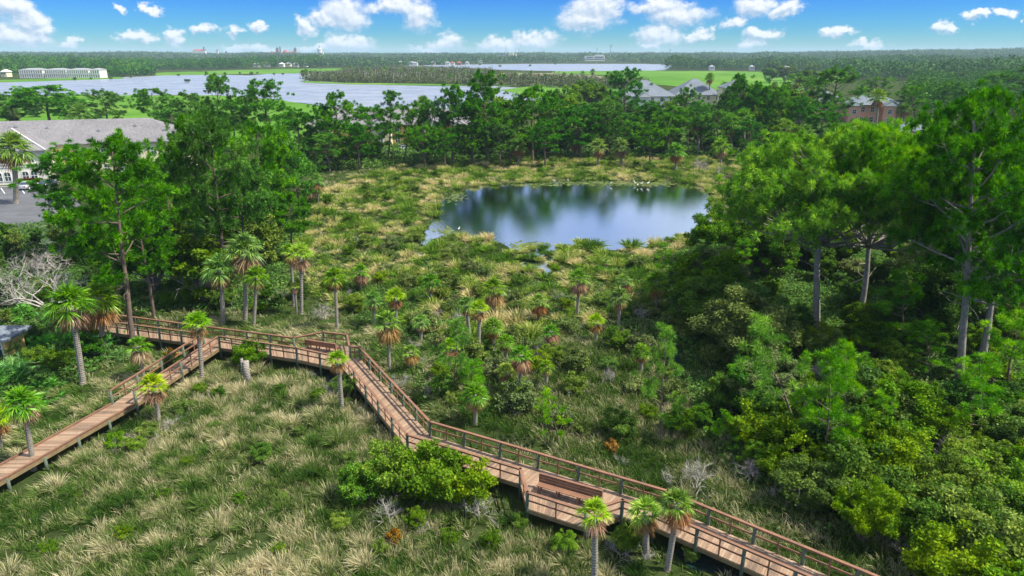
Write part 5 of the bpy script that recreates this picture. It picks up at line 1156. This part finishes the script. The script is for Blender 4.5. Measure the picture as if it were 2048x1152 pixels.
simple('domed_church', 'grey domed church with lantern on the skyline', 'church', (118, [('wall', 'cream', 632, 646, 105, 113, 14, 'box'), ('drum', 'whitewall', 634, 643, 99.5, 105, 12, 'cyl'), ('dome', 'steel', 633.5, 643.5, 95, 99.5, 12, 'dome'), ('lantern', 'grey', 637.6, 639.4, 91, 95.2, 3, 'cyl')]))
simple('factory', 'red block with tall pale silos on the skyline beyond the river', 'factory', (121, [('wall', 'brick', 981, 1001, 114.5, 121, 14, 'box'), ('hall', 'grey', 985, 1030, 110.5, 115, 18, 'box'), ('silo', 'cream', 1017, 1022.5, 107, 118, 7, 'cyl'), ('silo', 'cream', 1023, 1028, 106.5, 118, 7, 'cyl'), ('silo', 'cream', 1028.5, 1033, 107, 118, 7, 'cyl')]))
simple('warehouse', 'pale stepped boatyard buildings right of the tall silos', 'warehouse', (122, [('wall', 'whitewall', 1050, 1078, 113.5, 121, 14, 'box'), ('hall', 'cream', 1056, 1064, 111.5, 114, 12, 'box'), ('hall', 'steel', 1068, 1079, 112, 115, 12, 'box')]))
simple('marina_block', 'white waterfront block with darker deck standing at the bridge end', 'building', (124, [('wall', 'whitewall', 1170, 1210, 112, 122, 16, 'box'), ('upper_storey', 'white', 1190, 1208, 109.5, 112, 10, 'box'), ('deck', 'grey', 1168, 1214, 118.5, 120, 22, 'box'), ('window', 'glass', 1173, 1186, 113.5, 115.5, 1, 'front'), ('window', 'glass', 1189, 1207, 113.5, 115.5, 1, 'front')]))
simple('long_shed', 'long pale low shed glinting on the horizon right of the lattice mast', 'shed', (116, [('wall', 'steel', 1278, 1312, 109, 112.5, 20, 'box')]))
# low bridge
br = thing('bridge', 'low grey bridge crossing the river in front of the marina', 'bridge', (0, Yof(124.5), 0)); Yb = Yof(124.5)
x0, x1 = Xat(Yb, 0, 1090), Xat(Yb, 0, 1172); obj('deck', MB().box(((x0 + x1) / 2, 0, 3.2), (x1 - x0, 8, .7)).mesh('deck', M['wood']), br)
for k in range(16): obj('pier', MB().box((x0 + (x1 - x0) * (k + .5) / 16, 0, 1.3), (.9, 6, 3.4)).mesh('pier', M['wood']), br)
hr2 = random.Random(5)
for x, y, w, wm, rm in HOUSES:
    Y = Yof(y); m_ = 1 / pxm(Y); h = y - max(3.2, 6.5 / m_ / 1) if False else y - 6.0 / m_ ; hr_ = h - 2.6 / m_
    t = simple('house', '', 'house', (y, [('wall', wm, x - w / 2, x + w / 2, h, None, 9, 'box'), ('roof', rm, x - w / 2, x + w / 2, hr_, h, 9, 'roof'), ('window', 'glass', x - w * .3, x - w * .08, h + 1.2 / m_, h + 3.0 / m_, .2, 'front'), ('window', 'glass', x + w * .08, x + w * .3, h + 1.2 / m_, h + 3.0 / m_, .2, 'front')]))
    del t['label']; t['group'] = 'distant town houses'
    queue(t, 'tiny distant %s house, %s roof' % ({'white': 'white', 'whitewall': 'off white', 'cream': 'cream', 'brick': 'red', 'salmon': 'salmon', 'steel': 'pale grey'}[wm], {'grey': 'grey', 'redroof': 'red', 'white': 'white'}[rm]), 'across the river', x)
# masts and poles: (x px, top y, base y, radius m)
for x, yt, yb, r, cross, lab in [(1012, 90, 122, .8, 0, 'tall thin mast behind the silos'), (950, 97, 122, .7, 0, 'thin mast left of the red block'), (1031, 97, 122, .6, 0, 'thin mast right above the silos'), (1038, 96, 122, .6, 0, 'second mast right of the silos'), (1050, 103, 124, .6, 0, 'short mast over the boatyard'),
                                 (1084, 98, 124, .6, 0, 'mast at the right end of the boatyard'), (1091, 105, 124, .6, 0, 'shorter mast near the bridge end'), (1070, 104, 124, .6, 0, 'mast in the middle of the boatyard'), (1193, 94, 129, .5, 1, 'slim power pole rising from the water before the white marina block'),
                                 (1220.5, 89, 122, 1.3, 2, 'dark lattice mast right of the white marina block'), (1338, 97, 130, .5, 1, 'tall grey power pole in the river at the right shore'), (1535, 79, 113, 1.2, 0, 'tall faint radio mast on the right horizon'), (145, 123, 135, .25, 1, 'wooden power pole above the white condominiums, left one'),
                                 (189, 122, 136, .25, 1, 'wooden power pole above the end block of the condominiums'), (607, 94, 120, .5, 0, 'faint mast between the college and the domed church'), (1131, 105, 124, .5, 0, 'thin mast over the low bridge'), (557, 117, 136, .2, 1, 'wooden power pole below the red college')]:
    Y = Yof(yb); X = Xat(Y, 0, x); z = zat(Y, yt); t = thing('power_pole' if cross == 1 else 'mast', lab, 'pole' if cross == 1 else 'mast', (X, Y, 0)); obj('shaft', MB().tube([(0, 0, -1), (0, 0, z)], [r, r * .6], 6).mesh('shaft', M['grey']), t)
    if cross: obj('cross_arm', MB().box((0, 0, z * .93), (z * .08 * (2.2 if cross == 2 else 1.6), r, r * 1.2)).box((0, 0, z * .86), (z * .08 * 1.6, r, r * 1.2)).mesh('cross_arm', M['grey']), t)

# ------------------------------------------------------------------ sky, clouds, air, sun
SUN_EL, SUN_AZ = R(54), R(99)      # azimuth clockwise from +Y
sd = np.array([math.sin(SUN_AZ) * math.cos(SUN_EL), math.cos(SUN_AZ) * math.cos(SUN_EL), math.sin(SUN_EL)])
sl = bpy.data.lights.new('sun', 'SUN'); sl.energy = 5.0; sl.angle = R(.5); sl.color = (1, .94, .80)
so = bpy.data.objects.new('sun', sl); COL.objects.link(so); so.rotation_euler = Vector(sd).to_track_quat('Z', 'Y').to_euler()
CLOUDS = [(30, 18, 58, 20), (38, 70, 78, 17), (88, 62, 30, 16), (70, 40, 42, 12), (145, 86, 20, 7), (240, 24, 15, 8), (298, 18, 17, 8), (270, 77, 30, 9), (345, 68, 25, 12), (410, 58, 24, 8), (465, 62, 18, 8), (520, 58, 20, 9),
          (615, 55, 22, 14), (690, 28, 48, 26), (655, 44, 22, 15), (700, 88, 52, 15), (640, 98, 36, 7), (470, 97, 25, 10), (535, 98, 40, 7), (785, 12, 48, 13), (838, 26, 36, 25), (892, 85, 36, 15), (860, 98, 36, 5),
          (1000, 90, 38, 12), (1065, 82, 46, 14), (1185, 18, 50, 22), (1172, 42, 55, 17), (1212, 15, 32, 23), (1320, 8, 56, 13), (1350, 30, 58, 16), (1318, 72, 42, 19), (1385, 75, 22, 11), (1412, 66, 22, 13), (1300, 92, 32, 6),
          (1515, 14, 44, 16), (1580, 20, 28, 13), (1465, 40, 28, 9), (1520, 68, 34, 10), (1505, 90, 28, 9), (1670, 66, 30, 7), (1740, 90, 32, 6), (1885, 54, 19, 11), (1950, 37, 20, 6), (2000, 30, 20, 7), (2040, 42, 8, 6)]
def world():
    w = bpy.data.worlds.new('World'); sc.world = w; w.use_nodes = True; nt = w.node_tree; nt.nodes.clear(); L = nt.links.new
    out = nd(nt, 'ShaderNodeOutputWorld'); bg = nd(nt, 'ShaderNodeBackground')
    sky = nd(nt, 'ShaderNodeTexSky', sky_type='NISHITA', sun_disc=False, sun_elevation=SUN_EL, sun_rotation=SUN_AZ, altitude=0, air_density=1.0, dust_density=.15, ozone_density=3.0)
    hs = nd(nt, 'ShaderNodeHueSaturation', i={'Hue': .5, 'Saturation': 1.55, 'Value': 1.0}); L(sky.outputs[0], hs.inputs['Color'])

    tc = nd(nt, 'ShaderNodeTexCoord'); sep = nd(nt, 'ShaderNodeSeparateXYZ'); nv = nd(nt, 'ShaderNodeVectorMath', operation='NORMALIZE'); L(tc.outputs['Generated'], nv.inputs[0]); L(nv.outputs[0], sep.inputs[0])
    az = mth(nt, 'ARCTAN2', sep.outputs[0], sep.outputs[1]); el = mth(nt, 'ARCSINE', sep.outputs[2])
    skyc = mixc(nt, 1.0, hs.outputs[0], ramp(nt, el, [(0, (.19, .49, .74)), (.03, (.085, .39, .82)), (.085, (.022, .235, .80)), (.25, (.34, .60, .95))]), 'MULTIPLY')
    uv = nd(nt, 'ShaderNodeCombineXYZ'); L(az, uv.inputs[0]); L(el, uv.inputs[1]); uv = uv.outputs[0]
    g = bpy.data.node_groups.new('cloud_field', 'ShaderNodeTree'); g.interface.new_socket('uv', in_out='INPUT', socket_type='NodeSocketVector'); g.interface.new_socket('d', in_out='OUTPUT', socket_type='NodeSocketFloat')
    gi = g.nodes.new('NodeGroupInput'); go = g.nodes.new('NodeGroupOutput')
    def vm(op, a, b):
        n = g.nodes.new('ShaderNodeVectorMath'); n.operation = op
        for i, v in enumerate((a, b)):
            if isinstance(v, (tuple, list)): n.inputs[i].default_value = v
            else: g.links.new(v, n.inputs[i])
        return n
    st = vm('MULTIPLY', gi.outputs[0], (1, 1.25, 1)).outputs[0]
    na = nd(g, 'ShaderNodeTexNoise', i={'Scale': 26, 'Detail': 4, 'Roughness': .55}); g.links.new(st, na.inputs['Vector'])
    nb = nd(g, 'ShaderNodeTexNoise', i={'Scale': 110, 'Detail': 5, 'Roughness': .62}); g.links.new(st, nb.inputs['Vector'])
    p = vm('ADD', gi.outputs[0], vm('MULTIPLY', vm('SUBTRACT', na.outputs['Color'], (.5, .5, .5)).outputs[0], (.062, .032, 0)).outputs[0]).outputs[0]
    p = vm('ADD', p, vm('MULTIPLY', vm('SUBTRACT', nb.outputs['Color'], (.5, .5, .5)).outputs[0], (.024, .017, 0)).outputs[0]).outputs[0]
    acc = None
    for (x, y, rx, ry) in CLOUDS:
        d = np.array([(x - 1024) / F, cp + (576 - y) / F * sp, -sp + (576 - y) / F * cp]); d /= np.linalg.norm(d); a0, e0 = math.atan2(d[0], d[1]), math.asin(d[2]); dep = F * (1 + ((x - 1024) / F) ** 2) / math.hypot(1, 0)
        s = (dep / (rx * 1.12) / 1.0, F * .95 / (ry * 1.15), 0); q = vm('MULTIPLY_ADD', p, s); q.inputs[2].default_value = (-a0 * s[0], -e0 * s[1], 0)
        ln = vm('LENGTH', q.outputs[0], (0, 0, 0)).outputs['Value']
        if acc is None: acc = ln
        else:
            m = g.nodes.new('ShaderNodeMath'); m.operation = 'SMOOTH_MIN'; m.inputs[2].default_value = .25; g.links.new(acc, m.inputs[0]); g.links.new(ln, m.inputs[1]); acc = m.outputs[0]
    g.links.new(acc, go.inputs[0])
    def field(v): n = nd(nt, 'ShaderNodeGroup'); n.node_tree = g; L(v, n.inputs[0]); return n.outputs[0]
    d0 = field(uv); sh = nd(nt, 'ShaderNodeVectorMath', operation='ADD'); sh.inputs[1].default_value = (.003, .0055, 0); L(uv, sh.inputs[0]); d1 = field(sh.outputs[0])
    cov = nd(nt, 'ShaderNodeMapRange', interpolation_type='SMOOTHSTEP'); L(d0, cov.inputs[0]); cov.inputs[1].default_value = 1.22; cov.inputs[2].default_value = .50; cov.inputs[3].default_value = 0; cov.inputs[4].default_value = 1
    lit = mth(nt, 'MULTIPLY_ADD', mth(nt, 'SUBTRACT', d1, d0), 1.25, .46, True)
    # higher, broader clouds overhead: seen only mirrored in the pond and river
    hv = nd(nt, 'ShaderNodeVectorMath', operation='DIVIDE'); L(nv.outputs[0], hv.inputs[0]); zc = nd(nt, 'ShaderNodeCombineXYZ'); zz = mth(nt, 'MAXIMUM', sep.outputs[2], .05)
    for i in range(3): L(zz, zc.inputs[i])
    L(zc.outputs[0], hv.inputs[1]); hn = noise(nt, .55, 5, .55, hv.outputs[0])
    hc = mth(nt, 'MULTIPLY', ramp(nt, hn, [(.28, (0, 0, 0)), (.50, (1, 1, 1))]), ramp(nt, el, [(.13, (0, 0, 0)), (.19, (1, 1, 1))]))
    cl = mixc(nt, lit, CLO, CHI); c = mixc(nt, mth(nt, 'MULTIPLY', cov.outputs[0], .96), skyc, cl); c = mixc(nt, mth(nt, 'MULTIPLY', hc, .8), c, CHI2)
    L(c, bg.inputs[0]); bg.inputs[1].default_value = SKYS; L(bg.outputs[0], out.inputs[0])
    w.cycles.sampling_method = 'MANUAL'; w.cycles.sample_map_resolution = 512
SKYS = .112
SKYTINT = (.55, .95, 1.35); CLO = (2.7, 3.5, 4.6); CHI = (6.0, 6.1, 6.3); CHI2 = (4.6, 5.1, 5.8)
world()
# the air between
m, nt, o = newmat('haze_air'); pv_ = nd(nt, 'ShaderNodeVolumePrincipled', i={'Density': 1.15e-4, 'Anisotropy': .0}); pv_.inputs['Color'].default_value = (.62, .85, 1, 1); nt.links.new(pv_.outputs[0], o.inputs['Volume'])
hb = obj('haze', MB().box((0, 0, 49), (25000, 25000, 102)).mesh('haze', m), kind='stuff')

# ------------------------------------------------------------------ labels: counted from the left within each place
from collections import defaultdict
gl = defaultdict(list)
for o_, look, where, x in QUEUE: gl[(look, where)].append((x, o_))
def split(L): L.sort(key=lambda v: v[0]); return L
for (look, where), L in gl.items():
    L = split(L); n = len(L)
    for i, (x, o_) in enumerate(L):
        if n == 1: o_['label'] = '%s %s' % (look, where)
        elif i < 20 and (i < n / 2 or n - 1 - i >= 20): o_['label'] = '%s %s, %s from left' % (look, where, ORD[i]) if i else '%s %s, the leftmost' % (look, where)
        elif n - 1 - i < 20: o_['label'] = ('%s %s, %s from right' % (look, where, ORD[n - 1 - i])) if i < n - 1 else '%s %s, the rightmost' % (look, where)
        else: o_['label'] = '%s %s, in the middle' % (look, where)
        if len(o_['label'].split()) > 16: print('LONG', o_['label'])

# ------------------------------------------------------------------ render settings
sc.view_settings.view_transform = 'Standard'; sc.view_settings.look = 'None'; sc.view_settings.gamma = 1; sc.view_settings.exposure = .68
c = sc.cycles; c.max_bounces = 5; c.diffuse_bounces = 2; c.glossy_bounces = 2; c.transmission_bounces = 3; c.volume_bounces = 0; c.transparent_max_bounces = 6
c.use_denoising = True; c.denoiser = 'OPENIMAGEDENOISE'; c.sample_clamp_indirect = 6; c.use_adaptive_sampling = True; c.adaptive_threshold = .02
c.caustics_reflective = False; c.caustics_refractive = False; c.volume_step_rate = 4
print('OBJECTS', len(sc.objects), 'TRIS', sum(len(m.polygons) for m in bpy.data.meshes))
